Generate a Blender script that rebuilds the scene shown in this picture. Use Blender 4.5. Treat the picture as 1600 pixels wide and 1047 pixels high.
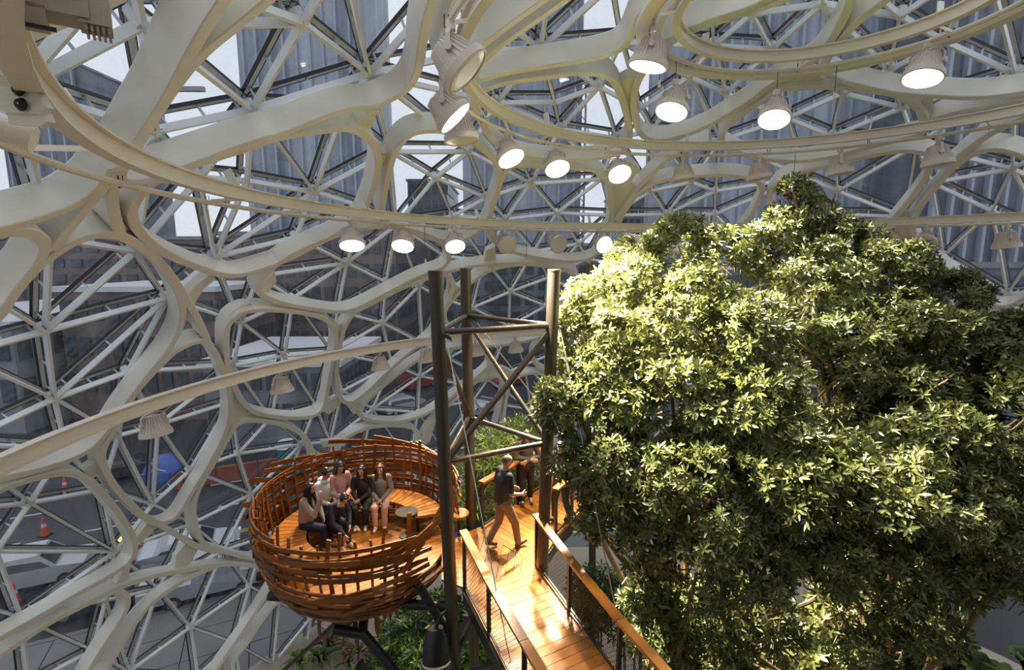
import bpy, math, random
import numpy as np
from mathutils import Vector, Matrix
from mathutils.geometry import delaunay_2d_cdt
random.seed(7); RNG = np.random.default_rng(7)
SC = bpy.context.scene
COL = SC.collection
for _o in list(bpy.data.objects): bpy.data.objects.remove(_o)

# ------------------------------------------------------------------ camera
FPX = 800.0; PITCH = math.radians(8.64)
cam_d = bpy.data.cameras.new('camera'); cam_d.sensor_width = 36.0; cam_d.sensor_fit = 'HORIZONTAL'
cam_d.lens = FPX / 1600.0 * 36.0; cam_d.clip_start = 0.05; cam_d.clip_end = 2000
cam = bpy.data.objects.new('camera', cam_d); COL.objects.link(cam)
cam.location = (0, 0, 0); cam.rotation_euler = (math.pi / 2 - PITCH, 0, 0)
SC.camera = cam

# ------------------------------------------------------------------ sky and exposure
SKY_STRENGTH = 0.70
world = bpy.data.worlds.new('overcast_sky'); SC.world = world; world.use_nodes = True
_nt = world.node_tree; _nt.nodes.clear()
_out = _nt.nodes.new('ShaderNodeOutputWorld'); _bg = _nt.nodes.new('ShaderNodeBackground')
_tc = _nt.nodes.new('ShaderNodeTexCoord'); _nz = _nt.nodes.new('ShaderNodeTexNoise'); _rp = _nt.nodes.new('ShaderNodeValToRGB')
_nz.inputs['Scale'].default_value = 2.2; _nz.inputs['Detail'].default_value = 3
_rp.color_ramp.elements[0].position = .3; _rp.color_ramp.elements[0].color = (.70, .75, .82, 1)
_rp.color_ramp.elements[1].position = .75; _rp.color_ramp.elements[1].color = (.88, .91, .95, 1)
_nt.links.new(_tc.outputs['Generated'], _nz.inputs['Vector']); _nt.links.new(_nz.outputs['Fac'], _rp.inputs['Fac'])
_nt.links.new(_rp.outputs['Color'], _bg.inputs['Color']); _bg.inputs['Strength'].default_value = SKY_STRENGTH
_nt.links.new(_bg.outputs['Background'], _out.inputs['Surface'])
SC.view_settings.view_transform = 'Standard'; SC.view_settings.look = 'None'
SC.view_settings.exposure = 0.66; SC.view_settings.gamma = 1.0; SC.view_settings.use_curve_mapping = False
try:
    SC.cycles.adaptive_threshold = .02; SC.cycles.max_bounces = 6; SC.cycles.diffuse_bounces = 3; SC.cycles.glossy_bounces = 3
    SC.cycles.transparent_max_bounces = 16; SC.cycles.sample_clamp_indirect = 6.0
    SC.cycles.caustics_reflective = False; SC.cycles.caustics_refractive = False
except Exception: pass

# ------------------------------------------------------------------ geometry of the place (metres, eye at the origin)
CP, SP = math.cos(PITCH), math.sin(PITCH)
DC = np.array([4.7775, 8.242, -12.48])       # centre of the dome
RB0, RB1 = 16.62, 17.03                       # white steel bands: inner and outer face
RM0, RM1 = 17.14, 17.24                       # fins of the mullions
RG = 17.44                                    # glass
DECK = -5.5; GROUND = -15.4
def ray(x, y):
    a = (x - 800) / FPX; b = (523.5 - y) / FPX
    d = np.array([a, CP + SP * b, -SP + CP * b]); return d / np.linalg.norm(d)
def on_dome(x, y, R):
    d = ray(x, y); b = -(d @ DC); c = DC @ DC - R * R
    return d * (-b + math.sqrt(max(b * b - c, 0)))
def at_z(x, y, z):
    d = ray(x, y); return d * (z / d[2])
def at_y(x, y, Y):
    d = ray(x, y); return d * (Y / d[1])
def proj(p):
    yc = CP * p[1] - SP * p[2]; zc = SP * p[1] + CP * p[2]
    return 800 + FPX * p[0] / yc, 523.5 - FPX * zc / yc

# ------------------------------------------------------------------ helpers
def V(*a): return np.array(a, float)
def unit(v):
    v = np.asarray(v, float); n = np.linalg.norm(v); return v / n if n > 1e-9 else v
def frame(t, up=(0, 0, 1)):
    t = unit(t); u = np.asarray(up, float)
    if abs(t @ u) > .98: u = V(1, 0, 0)
    s = unit(np.cross(t, u)); return t, s, np.cross(s, t)

class MB:
    """collects vertices and faces of one mesh"""
    def __init__(self): self.v = []; self.f = []; self.m = []; self.n = 0
    def add(self, vs, fs, mi=0):
        o = self.n; vs = np.asarray(vs, float).reshape(-1, 3); self.v.append(vs); self.n += len(vs)
        for f in fs: self.f.append([i + o for i in f]); self.m.append(mi)
        return self
    def box(self, c, s, rz=0, ax=None, mi=0):
        h = np.asarray(s, float) / 2
        P = np.array([[x, y, z] for x in (-1, 1) for y in (-1, 1) for z in (-1, 1)], float) * h
        if ax is not None: P = P @ np.array(ax)
        elif rz:
            c_, s_ = math.cos(rz), math.sin(rz); P = P @ np.array([[c_, s_, 0], [-s_, c_, 0], [0, 0, 1]])
        return self.add(P + np.asarray(c, float), [(0, 1, 3, 2), (4, 6, 7, 5), (0, 4, 5, 1), (2, 3, 7, 6), (0, 2, 6, 4), (1, 5, 7, 3)], mi)
    def bar(self, a, b, w, h, up=(0, 0, 1), mi=0):
        a = np.asarray(a, float); b = np.asarray(b, float); t, s, u = frame(b - a, up)
        return self.box((a + b) / 2, (np.linalg.norm(b - a), w, h), ax=[t, s, u], mi=mi)
    def sweep(self, path, sec, ups=None, closed=False, caps=True, mi=0, scales=None):
        """sec: list of (side, up) offsets; ups: one up vector or one per point"""
        P = np.asarray(path, float); n = len(P); k = len(sec); T = np.zeros_like(P)
        if closed: T = np.roll(P, -1, 0) - np.roll(P, 1, 0)
        else:
            T[1:-1] = P[2:] - P[:-2]; T[0] = P[1] - P[0]; T[-1] = P[-1] - P[-2]
        vs = []
        for i in range(n):
            up = (0, 0, 1) if ups is None else (ups if np.ndim(ups) == 1 else ups[i])
            t = unit(T[i]); u = np.asarray(up, float); u = u - t * (u @ t)
            if np.linalg.norm(u) < 1e-3: u = V(1, 0, 0) - t * t[0]
            u = unit(u); s = np.cross(t, u); q = 1 if scales is None else scales[i]
            for (a, b) in sec: vs.append(P[i] + s * a * q + u * b * q)
        fs = []
        for i in range(n if closed else n - 1):
            j = (i + 1) % n
            for e in range(k):
                g = (e + 1) % k; fs.append((i * k + e, i * k + g, j * k + g, j * k + e))
        if caps and not closed:
            fs.append(tuple(range(k))[::-1]); fs.append(tuple((n - 1) * k + e for e in range(k)))
        return self.add(vs, fs, mi)
    def tube(self, path, r, n=8, closed=False, ups=None, mi=0, scales=None):
        sec = [(r * math.cos(2 * math.pi * i / n), r * math.sin(2 * math.pi * i / n)) for i in range(n)]
        return self.sweep(path, sec, ups, closed, True, mi, scales)
    def cone(self, a, b, ra, rb, n=10, mi=0):
        a = np.asarray(a, float); b = np.asarray(b, float); t, s, u = frame(b - a); vs = []
        for p, r in ((a, ra), (b, rb)):
            for i in range(n):
                th = 2 * math.pi * i / n; vs.append(p + s * r * math.cos(th) + u * r * math.sin(th))
        fs = [(i, (i + 1) % n, n + (i + 1) % n, n + i) for i in range(n)] + [tuple(range(n))[::-1], tuple(range(n, 2 * n))]
        return self.add(vs, fs, mi)
    def lathe(self, prof, n=24, origin=(0, 0, 0), ax=None, mi=0, a0=0, a1=2 * math.pi):
        full = abs(a1 - a0 - 2 * math.pi) < 1e-6; k = n if full else n + 1; vs = []
        for (r, z) in prof:
            for i in range(k):
                th = a0 + (a1 - a0) * i / n; vs.append((r * math.cos(th), r * math.sin(th), z))
        vs = np.array(vs)
        if ax is not None: vs = vs @ np.array(ax)
        fs = []
        for j in range(len(prof) - 1):
            for i in range(n):
                g = (i + 1) % k; fs.append((j * k + i, j * k + g, (j + 1) * k + g, (j + 1) * k + i))
        return self.add(vs + np.asarray(origin, float), fs, mi)
    def disc(self, c, r, n=20, ax=None, mi=0):
        vs = np.array([(r * math.cos(2 * math.pi * i / n), r * math.sin(2 * math.pi * i / n), 0) for i in range(n)])
        if ax is not None: vs = vs @ np.array(ax)
        return self.add(vs + np.asarray(c, float), [tuple(range(n))], mi)
    def prism(self, pts, off, mi=0):
        """closed slab: polygon pts (3D) extruded by the vector off"""
        P = np.asarray(pts, float); n = len(P); Q = P + np.asarray(off, float)
        fs = [tuple(range(n))[::-1], tuple(range(n, 2 * n))] + [(i, (i + 1) % n, n + (i + 1) % n, n + i) for i in range(n)]
        return self.add(np.vstack([P, Q]), fs, mi)
    def sphere(self, c, r, nu=12, nv=8, ax=None, mi=0):
        rr = np.ones(3) * r if np.isscalar(r) else np.asarray(r, float)
        vs = [(0, 0, 1)] + [(math.sin(math.pi * j / nv) * math.cos(2 * math.pi * i / nu), math.sin(math.pi * j / nv) * math.sin(2 * math.pi * i / nu), math.cos(math.pi * j / nv)) for j in range(1, nv) for i in range(nu)] + [(0, 0, -1)]
        vs = np.array(vs) * rr
        if ax is not None: vs = vs @ np.array(ax)
        fs = [(0, 1 + i, 1 + (i + 1) % nu) for i in range(nu)]
        for j in range(nv - 2):
            for i in range(nu):
                a = 1 + j * nu + i; b = 1 + j * nu + (i + 1) % nu; fs.append((a, a + nu, b + nu, b))
        L = len(vs) - 1; o = 1 + (nv - 2) * nu
        fs += [(L, o + (i + 1) % nu, o + i) for i in range(nu)]
        return self.add(vs + np.asarray(c, float), fs, mi)
    def mesh(self, name, mats, org=(0, 0, 0), smooth=False):
        me = bpy.data.meshes.new(name)
        v = np.vstack(self.v) - np.asarray(org, float) if self.v else np.zeros((0, 3))
        me.from_pydata(v.tolist(), [], self.f)
        for m in (mats if isinstance(mats, (list, tuple)) else [mats]): me.materials.append(m)
        if any(self.m): me.polygons.foreach_set('material_index', self.m)
        me.update()
        if smooth:
            me.polygons.foreach_set('use_smooth', [True] * len(me.polygons)); me.set_sharp_from_angle(angle=math.radians(32))
        return me
    def obj(self, name, mats, parent=None, smooth=False, fix=True):
        """one mesh object; its vertices are given in world coordinates (or in the parent's own when fix is off)"""
        org = wloc(parent) if (parent is not None and fix) else (0, 0, 0)
        return link(name, self.mesh(name, mats, org, smooth), parent)

def wloc(o):
    l = np.zeros(3)
    while o is not None: l = l + np.array(o.location); o = o.parent
    return l
def link(name, data, parent=None, loc=None, rot=None):
    o = bpy.data.objects.new(name, data); COL.objects.link(o)
    if parent is not None: o.parent = parent
    if loc is not None: o.location = loc
    if rot is not None: o.rotation_euler = rot
    return o
def tag(o, label=None, cat=None, group=None, kind=None):
    if label: o['label'] = label
    if cat: o['category'] = cat
    if group: o['group'] = group
    if kind: o['kind'] = kind
    return o
def thing(name, loc, label, cat, group=None, kind=None, rz=0):
    o = link(name, None, None, tuple(float(q) for q in loc)); o.empty_display_size = .1
    if rz: o.rotation_euler = (0, 0, rz)
    return tag(o, label, cat, group, kind)

def spline(pts, step=10, closed=False):
    P = np.array(pts, float); n = len(P); out = []
    for i in range(n if closed else n - 1):
        if closed: a, b, c, d = P[(i - 1) % n], P[i], P[(i + 1) % n], P[(i + 2) % n]
        else: a, b, c, d = P[max(i - 1, 0)], P[i], P[i + 1], P[min(i + 2, n - 1)]
        m = max(2, int(np.linalg.norm(c - b) / step))
        for k in range(m):
            t = k / m; out.append(.5 * (2 * b + (c - a) * t + (2 * a - 5 * b + 4 * c - d) * t * t + (3 * b - a - 3 * c + d) * t ** 3))
    if not closed: out.append(P[-1])
    return np.array(out)

# ------------------------------------------------------------------ materials
MATS = {}
def mat(name, col, rough=.5, metal=0., var=0., scale=8., stretch=(1, 1, 1), emit=None, bump=0., rnd=0., spec=None, coat=0.):
    if name in MATS: return MATS[name]
    m = bpy.data.materials.new(name); m.use_nodes = True; nt = m.node_tree; b = nt.nodes['Principled BSDF']
    b.inputs['Base Color'].default_value = (*col, 1); b.inputs['Roughness'].default_value = rough; b.inputs['Metallic'].default_value = metal
    if spec is not None: b.inputs['Specular IOR Level'].default_value = spec
    if coat: b.inputs['Coat Weight'].default_value = coat; b.inputs['Coat Roughness'].default_value = .15
    if emit: b.inputs['Emission Color'].default_value = (*emit[:3], 1); b.inputs['Emission Strength'].default_value = emit[3]
    if var or bump or rnd:
        tc = nt.nodes.new('ShaderNodeTexCoord'); mp = nt.nodes.new('ShaderNodeMapping'); nz = nt.nodes.new('ShaderNodeTexNoise')
        mp.inputs['Scale'].default_value = stretch; nz.inputs['Scale'].default_value = scale; nz.inputs['Detail'].default_value = 5
        nt.links.new(tc.outputs['Object'], mp.inputs['Vector']); nt.links.new(mp.outputs['Vector'], nz.inputs['Vector'])
        hs = nt.nodes.new('ShaderNodeHueSaturation'); hs.inputs['Color'].default_value = (*col, 1)
        ma = nt.nodes.new('ShaderNodeMath'); ma.operation = 'MULTIPLY_ADD'; ma.inputs[1].default_value = 2 * var; ma.inputs[2].default_value = 1 - var
        nt.links.new(nz.outputs['Fac'], ma.inputs[0]); val = ma.outputs[0]
        if rnd:
            oi = nt.nodes.new('ShaderNodeObjectInfo'); m2 = nt.nodes.new('ShaderNodeMath'); m2.operation = 'MULTIPLY_ADD'
            m2.inputs[1].default_value = 2 * rnd; m2.inputs[2].default_value = -rnd
            nt.links.new(oi.outputs['Random'], m2.inputs[0]); m3 = nt.nodes.new('ShaderNodeMath'); m3.operation = 'ADD'
            nt.links.new(val, m3.inputs[0]); nt.links.new(m2.outputs[0], m3.inputs[1]); val = m3.outputs[0]
        nt.links.new(val, hs.inputs['Value']); nt.links.new(hs.outputs['Color'], b.inputs['Base Color'])
        if bump:
            bp = nt.nodes.new('ShaderNodeBump'); bp.inputs['Strength'].default_value = bump; bp.inputs['Distance'].default_value = .02
            nt.links.new(nz.outputs['Fac'], bp.inputs['Height']); nt.links.new(bp.outputs['Normal'], b.inputs['Normal'])
    MATS[name] = m; return m

M_STEEL = mat('white_painted_steel', (.86, .835, .76), .38, var=.04, scale=3)
M_FIN = mat('pale_grey_steel', (.84, .86, .87), .42, var=.04, scale=4)
M_FRAME = mat('grey_aluminium_frame', (.50, .52, .54), .35, .35)
M_GASKET = mat('black_gasket', (.012, .012, .014), .6)
M_RAIL = mat('cream_painted_rail', (.80, .73, .62), .40, var=.05, scale=6)
M_BOLT = mat('dark_bolt', (.05, .05, .05), .35, .8)
M_LAMP = mat('warm_grey_lamp_casing', (.72, .64, .58), .45, var=.03, scale=9)
M_LENS_OFF = mat('frosted_lamp_glass', (.72, .70, .66), .25)
M_LENS_ON = mat('lit_lamp_glass', (1, .97, .9), .3, emit=(1.0, .95, .86, 14.))
M_POST = mat('dark_bronze_steel', (.066, .052, .040), .42, .25, var=.12, scale=5)
M_BLACK = mat('black_steel', (.018, .017, .017), .42, .2)
M_CABLE = mat('bright_cable', (.55, .55, .55), .3, .9)
M_WOOD = mat('oiled_hardwood', (.37, .132, .016), .36, var=.35, scale=7, stretch=(1, 1, 1), rnd=.28, bump=.08, coat=.15)
M_NEST = mat('nest_slat_wood', (.20, .062, .008), .42, var=.30, scale=6, rnd=.35, bump=.08)

def glass_mat():
    m = bpy.data.materials.new('wet_tinted_glass'); m.use_nodes = True; nt = m.node_tree; nt.nodes.clear()
    o = nt.nodes.new('ShaderNodeOutputMaterial'); tr = nt.nodes.new('ShaderNodeBsdfTransparent'); gl = nt.nodes.new('ShaderNodeBsdfGlossy')
    df = nt.nodes.new('ShaderNodeBsdfTranslucent'); mx = nt.nodes.new('ShaderNodeMixShader'); m2 = nt.nodes.new('ShaderNodeMixShader')
    tr.inputs['Color'].default_value = (.93, .945, .965, 1); gl.inputs['Roughness'].default_value = .03; gl.inputs['Color'].default_value = (.9, .95, 1, 1)
    df.inputs['Color'].default_value = (.55, .62, .74, 1)
    lw = nt.nodes.new('ShaderNodeLayerWeight'); pw = nt.nodes.new('ShaderNodeMath'); pw.operation = 'POWER'; pw.inputs[1].default_value = 4.0
    fr = nt.nodes.new('ShaderNodeMath'); fr.operation = 'MULTIPLY_ADD'; fr.inputs[1].default_value = .25; fr.inputs[2].default_value = .018
    nt.links.new(lw.outputs['Facing'], pw.inputs[0]); nt.links.new(pw.outputs[0], fr.inputs[0])
    tc = nt.nodes.new('ShaderNodeTexCoord'); mp = nt.nodes.new('ShaderNodeMapping'); mp.inputs['Scale'].default_value = (5, 5, .5)
    nz = nt.nodes.new('ShaderNodeTexNoise'); nz.inputs['Scale'].default_value = 2.5; nz.inputs['Detail'].default_value = 6
    rp = nt.nodes.new('ShaderNodeMapRange'); rp.inputs['From Min'].default_value = .38; rp.inputs['From Max'].default_value = .75
    rp.inputs['To Min'].default_value = .004; rp.inputs['To Max'].default_value = .035
    L = nt.links.new
    L(tc.outputs['Object'], mp.inputs['Vector']); L(mp.outputs['Vector'], nz.inputs['Vector']); L(nz.outputs['Fac'], rp.inputs['Value'])
    L(rp.outputs['Result'], m2.inputs['Fac']); L(tr.outputs[0], m2.inputs[1]); L(df.outputs[0], m2.inputs[2])
    L(fr.outputs[0], mx.inputs['Fac']); L(m2.outputs[0], mx.inputs[1]); L(gl.outputs[0], mx.inputs[2]); L(mx.outputs[0], o.inputs['Surface'])
    return m
M_GLASS = glass_mat()
# ================================================================== the dome: steel bands, mullions, glass
dome = thing('ceiling', (float(DC[0]), float(DC[1]), float(GROUND)), 'curved dome of white steel loops and triangular glass panes', 'dome', kind='structure')
BW = .08; BD = RB1 - RB0
BC = .014
BSEC = [(-BW + BC, 0), (-BW, BC), (-BW, BD - BC), (-BW + BC, BD), (BW - BC, BD), (BW, BD - BC), (BW, BC), (BW - BC, 0)]
def band(pts, closed=False, wide=1.0):
    px = spline(pts, 9, closed); P = np.array([on_dome(x, y, RB0) for x, y in px]); U = np.array([unit(p - DC) for p in P])
    sec = [(a * wide, b) for a, b in BSEC]
    return MB().sweep(P, sec, U, closed).obj('steel_band', M_STEEL, dome, True)
LOOPS = [  # closed loops of the cells, traced along the face that looks into the dome
 [(300,262),(350,246),(400,230),(440,217),(500,207),(545,203),(570,213),(587,230),(592,252),(590,270),(584,295),(574,322),(560,345),(520,370),(490,387),(450,407),(412,421),(375,431),(345,430),(320,422),(290,411),(262,398),(238,382),(220,364),(210,345),(212,322),(240,290)],
 [(640,360),(675,371),(695,386),(702,402),(694,418),(650,435),(600,461),(575,474),(550,485),(525,488),(487,483),(450,477),(425,469),(408,460),(405,450),(412,437),(430,418),(450,403),(480,388),(517,373),(552,363),(597,355)],
 [(357,512),(375,492),(400,486),(437,486),(475,490),(507,499),(522,512),(526,530),(522,561),(517,586),(510,624),(504,641),(490,651),(462,654),(425,651),(395,643),(377,624),(365,599),(357,574),(355,545)],
 [(529,561),(526,586),(529,611),(535,626),(546,630),(560,624),(582,606),(600,588),(637,555),(657,540),(676,524),(690,500),(701,474),(709,450),(705,436),(692,430),(675,434),(637,448),(600,466),(575,479),(555,490),(541,509),(534,530)],
 [(695,490),(706,472),(725,452),(745,437),(764,425),(790,417),(825,414),(860,418),(885,424),(903,435),(905,448),(893,463),(877,481),(868,505),(850,525),(815,535),(775,541),(745,540),(718,528),(700,510)],
 [(564,648),(569,634),(585,617),(607,598),(637,575),(665,557),(700,546),(735,544),(757,552),(765,567),(757,580),(735,597),(710,617),(685,637),(655,652),(620,660),(590,659),(571,655)],
 [(658,702),(664,677),(680,656),(705,631),(735,604),(760,590),(778,588),(786,600),(783,627),(776,657),(767,692),(750,740),(700,770),(665,745)],
 [(797,603),(812,588),(840,584),(865,595),(880,630),(875,680),(840,720),(803,720),(787,690),(789,640)],
 [(858,522),(834,548),(836,568),(852,580),(880,586),(920,578),(940,550),(930,516),(895,506)],
 [(528,705),(543,684),(570,671),(600,666),(635,667),(652,675),(656,692),(650,730),(635,780),(560,790),(525,750)],
 [(377,661),(400,658),(437,663),(465,674),(482,690),(490,712),(494,760),(480,830),(450,868),(418,873),(385,871),(350,862),(325,854),(311,838),(305,815),(304,790),(312,765),(330,733),(347,705),(361,677)],
 [(207,624),(225,601),(250,574),(275,551),(300,538),(318,534),(332,545),(345,568),(355,595),(360,620),(360,650),(350,684),(325,731),(300,772),(283,800),(268,814),(250,819),(230,811),(203,786),(180,760),(166,735),(161,716),(166,697),(180,672),(193,645)],
 [(598,335),(602,302),(609,268),(618,240),(634,219),(655,208),(687,206),(715,212),(740,224),(764,242),(780,264),(780,295),(770,325),(760,350),(742,368),(718,377),(680,375),(640,362),(610,352)],
 [(793,266),(778,298),(768,330),(767,362),(778,383),(800,394),(850,405),(900,409),(935,397),(950,362),(956,322),(952,290),(935,270),(900,264),(850,262),(815,260)],
 [(745,150),(762,141),(785,133),(825,126),(865,121),(900,116),(937,118),(957,127),(970,150),(981,188),(984,215),(974,236),(940,248),(890,251),(835,248),(797,238),(770,218),(752,190),(742,166)],
 [(968,348),(985,318),(1005,298),(1035,284),(1085,277),(1135,275),(1178,282),(1191,298),(1180,325),(1165,350),(1130,385),(1060,395),(1000,385),(970,367)],
 [(1217,143),(1250,139),(1300,138),(1350,142),(1400,151),(1425,164),(1441,180),(1446,198),(1436,212),(1400,221),(1350,233),(1300,246),(1250,253),(1195,250),(1150,238),(1128,222),(1133,203),(1155,184),(1185,163)],
 [(1207,350),(1202,312),(1216,287),(1240,274),(1290,262),(1340,249),(1400,238),(1440,240),(1454,252),(1445,280),(1420,315),(1395,345),(1372,380),(1330,410),(1270,410),(1225,385)],
 [(1002,120),(993,140),(990,165),(995,195),(1006,215),(1035,220),(1075,211),(1110,196),(1140,179),(1175,157),(1205,134),(1240,116),(1270,97),(1290,76),(1306,52),(1320,25),(1330,-5),(1310,-35),(1265,-15),(1225,2),(1175,20),(1120,37),(1075,53),(1040,76),(1015,100)],
]
STRIPS = [  # bands that run out of the frame or into a knot
 [(372,-34),(352,2),(328,38),(300,85),(264,150),(234,196),(205,240),(188,272),(178,312),(182,342),(190,368)],
 [(460,-34),(424,0),(400,20),(367,47),(330,77),(300,107),(270,146),(240,192),(215,232),(196,262),(190,282),(214,288),(255,275),(300,258),(350,240),(400,222),(440,211),(475,198),(510,184),(545,173),(580,169),(612,157),(638,140),(654,110),(662,62),(672,20),(690,-30)],
 [(725,-30),(706,20),(694,62),(690,95),(700,112),(715,107),(755,73),(800,38),(845,6),(890,-24)],
 [(930,-30),(880,5),(830,40),(785,72),(755,98),(742,120),(752,126),(790,116),(850,106),(900,98),(940,90),(968,80),(984,62),(994,38),(1010,15),(1045,-16),(1065,-36)],
 [(1100,-30),(1060,5),(1036,30),(1026,58),(1036,66),(1075,46),(1120,30),(1175,12),(1240,-20)],
 [(-40,528),(0,499),(25,462),(57,425),(95,395),(130,376),(165,368),(198,374),(228,392),(252,415),(272,442),(284,469),(287,492),(282,515),(268,542),(248,568),(222,600),(195,637),(175,668),(148,699),(112,719),(60,736),(0,750),(-50,764)],
 [(232,393),(262,424),(288,462),(310,500),(326,534)],
 [(-50,795),(0,768),(40,753),(85,742),(115,741),(140,752),(165,776),(190,808),(208,838),(212,860),(201,881),(165,905),(110,936),(50,971),(0,999),(-50,1030)],
 [(-40,1056),(0,1027),(75,976),(125,950),(175,924),(220,907),(260,897),(300,890),(330,885),(362,882),(400,885),(424,893),(430,906),(408,944),(382,985),(355,1023),(330,1062)],
 [(340,885),(312,896),(283,911),(255,930),(232,950),(212,975),(193,1005),(172,1040),(158,1066)],
 [(110,957),(150,938),(180,925),(197,929),(201,944),(195,960),(180,985),(160,1015),(132,1062)],
 [(440,1100),(365,1050),(392,998),(417,961),(440,936),(470,925),(520,940)],
 [(-40,362),(0,368),(25,364),(50,366),(68,377),(72,392),(57,419),(32,449),(8,482),(-30,528)],
 [(180,262),(160,292),(120,322),(70,341),(20,356),(-40,372)],
 [(168,290),(140,325),(108,362),(85,392)],
 [(225,808),(260,826),(300,850),(335,862)],
 [(962,345),(980,318),(1000,292),(1022,270),(1045,250),(1075,236),(1110,222)],
 [(957,345),(953,312),(953,295),(960,282)],
 [(1420,-30),(1387,0),(1360,20),(1334,42),(1310,70),(1292,95),(1288,112),(1310,126),(1350,137),(1400,147),(1450,151),(1525,154),(1600,146),(1660,132)],
 [(1425,350),(1440,320),(1465,290),(1490,262),(1520,243),(1555,235),(1600,247),(1650,275)],
 [(1425,345),(1428,370),(1445,392),(1475,418),(1505,450),(1535,472),(1565,480),(1590,474),(1625,450)],
 [(1385,362),(1410,378),(1440,400),(1475,430),(1520,466),(1550,482),(1600,500)],
 [(1460,262),(1485,258),(1512,235),(1545,212),(1580,195),(1640,170)],
 [(1448,205),(1460,188),(1500,176),(1560,166),(1640,150)],
 [(690,428),(740,417),(800,412),(850,415),(900,424)],
]
for q in LOOPS: band(q, True)
for q in STRIPS: band(q, False)
# webs that tie the loops together where three cells meet
WEBS = [[(292,462),(306,446),(328,430),(338,436),(318,452),(304,476)], [(358,492),(376,478),(392,474),(396,486),(374,493)],
 [(408,458),(420,435),(430,425),(432,440),(415,462)], [(520,500),(530,508),(541,500),(536,530),(526,530)], [(552,197),(572,178),(592,170),(578,205)],
 [(503,642),(518,624),(534,622),(530,634),(514,648)], [(538,628),(562,628),(567,645),(552,647)], [(503,690),(545,685),(538,697),(505,699)], [(355,622),(372,625),(390,648),(372,664),(358,690)],
 [(160,742),(140,748),(130,735),(150,722),(165,705)], [(212,842),(232,815),(246,824),(220,850)], [(196,885),(207,872),(200,905),(180,915)],
 [(275,868),(290,850),(310,858),(290,892),(272,896)], [(700,435),(712,445),(722,452),(706,474),(700,468)], [(760,392),(774,385),(775,412),(755,414)],
 [(598,240),(614,236),(605,258),(595,262)], [(760,345),(775,340),(778,385),(764,376)], [(948,285),(960,280),(990,290),(1000,300),(975,322),(962,345),(955,340)],
 [(965,128),(985,118),(1003,118),(992,150),(984,215),(978,180)], [(1205,140),(1230,120),(1275,112),(1290,128),(1250,142)], [(1425,162),(1460,150),(1450,185),(1440,200)],
 [(1395,345),(1412,330),(1425,345),(1418,378),(1400,372)], [(652,678),(664,674),(682,655),(672,690),(657,700)], [(765,568),(790,575),(812,588),(795,605),(785,598),(776,589),(755,596)],
 [(170,300),(185,310),(190,345),(215,372),(190,372),(165,372),(178,345)], [(940,268),(962,262),(985,252),(1000,265),(975,300),(955,290)]]
for q in WEBS:
    P = np.array([on_dome(x, y, RB0 + .13) for x, y in q]); c = P.mean(0)
    MB().prism(P, unit(c - DC) * .18).obj('web_plate', M_STEEL, dome)

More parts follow.
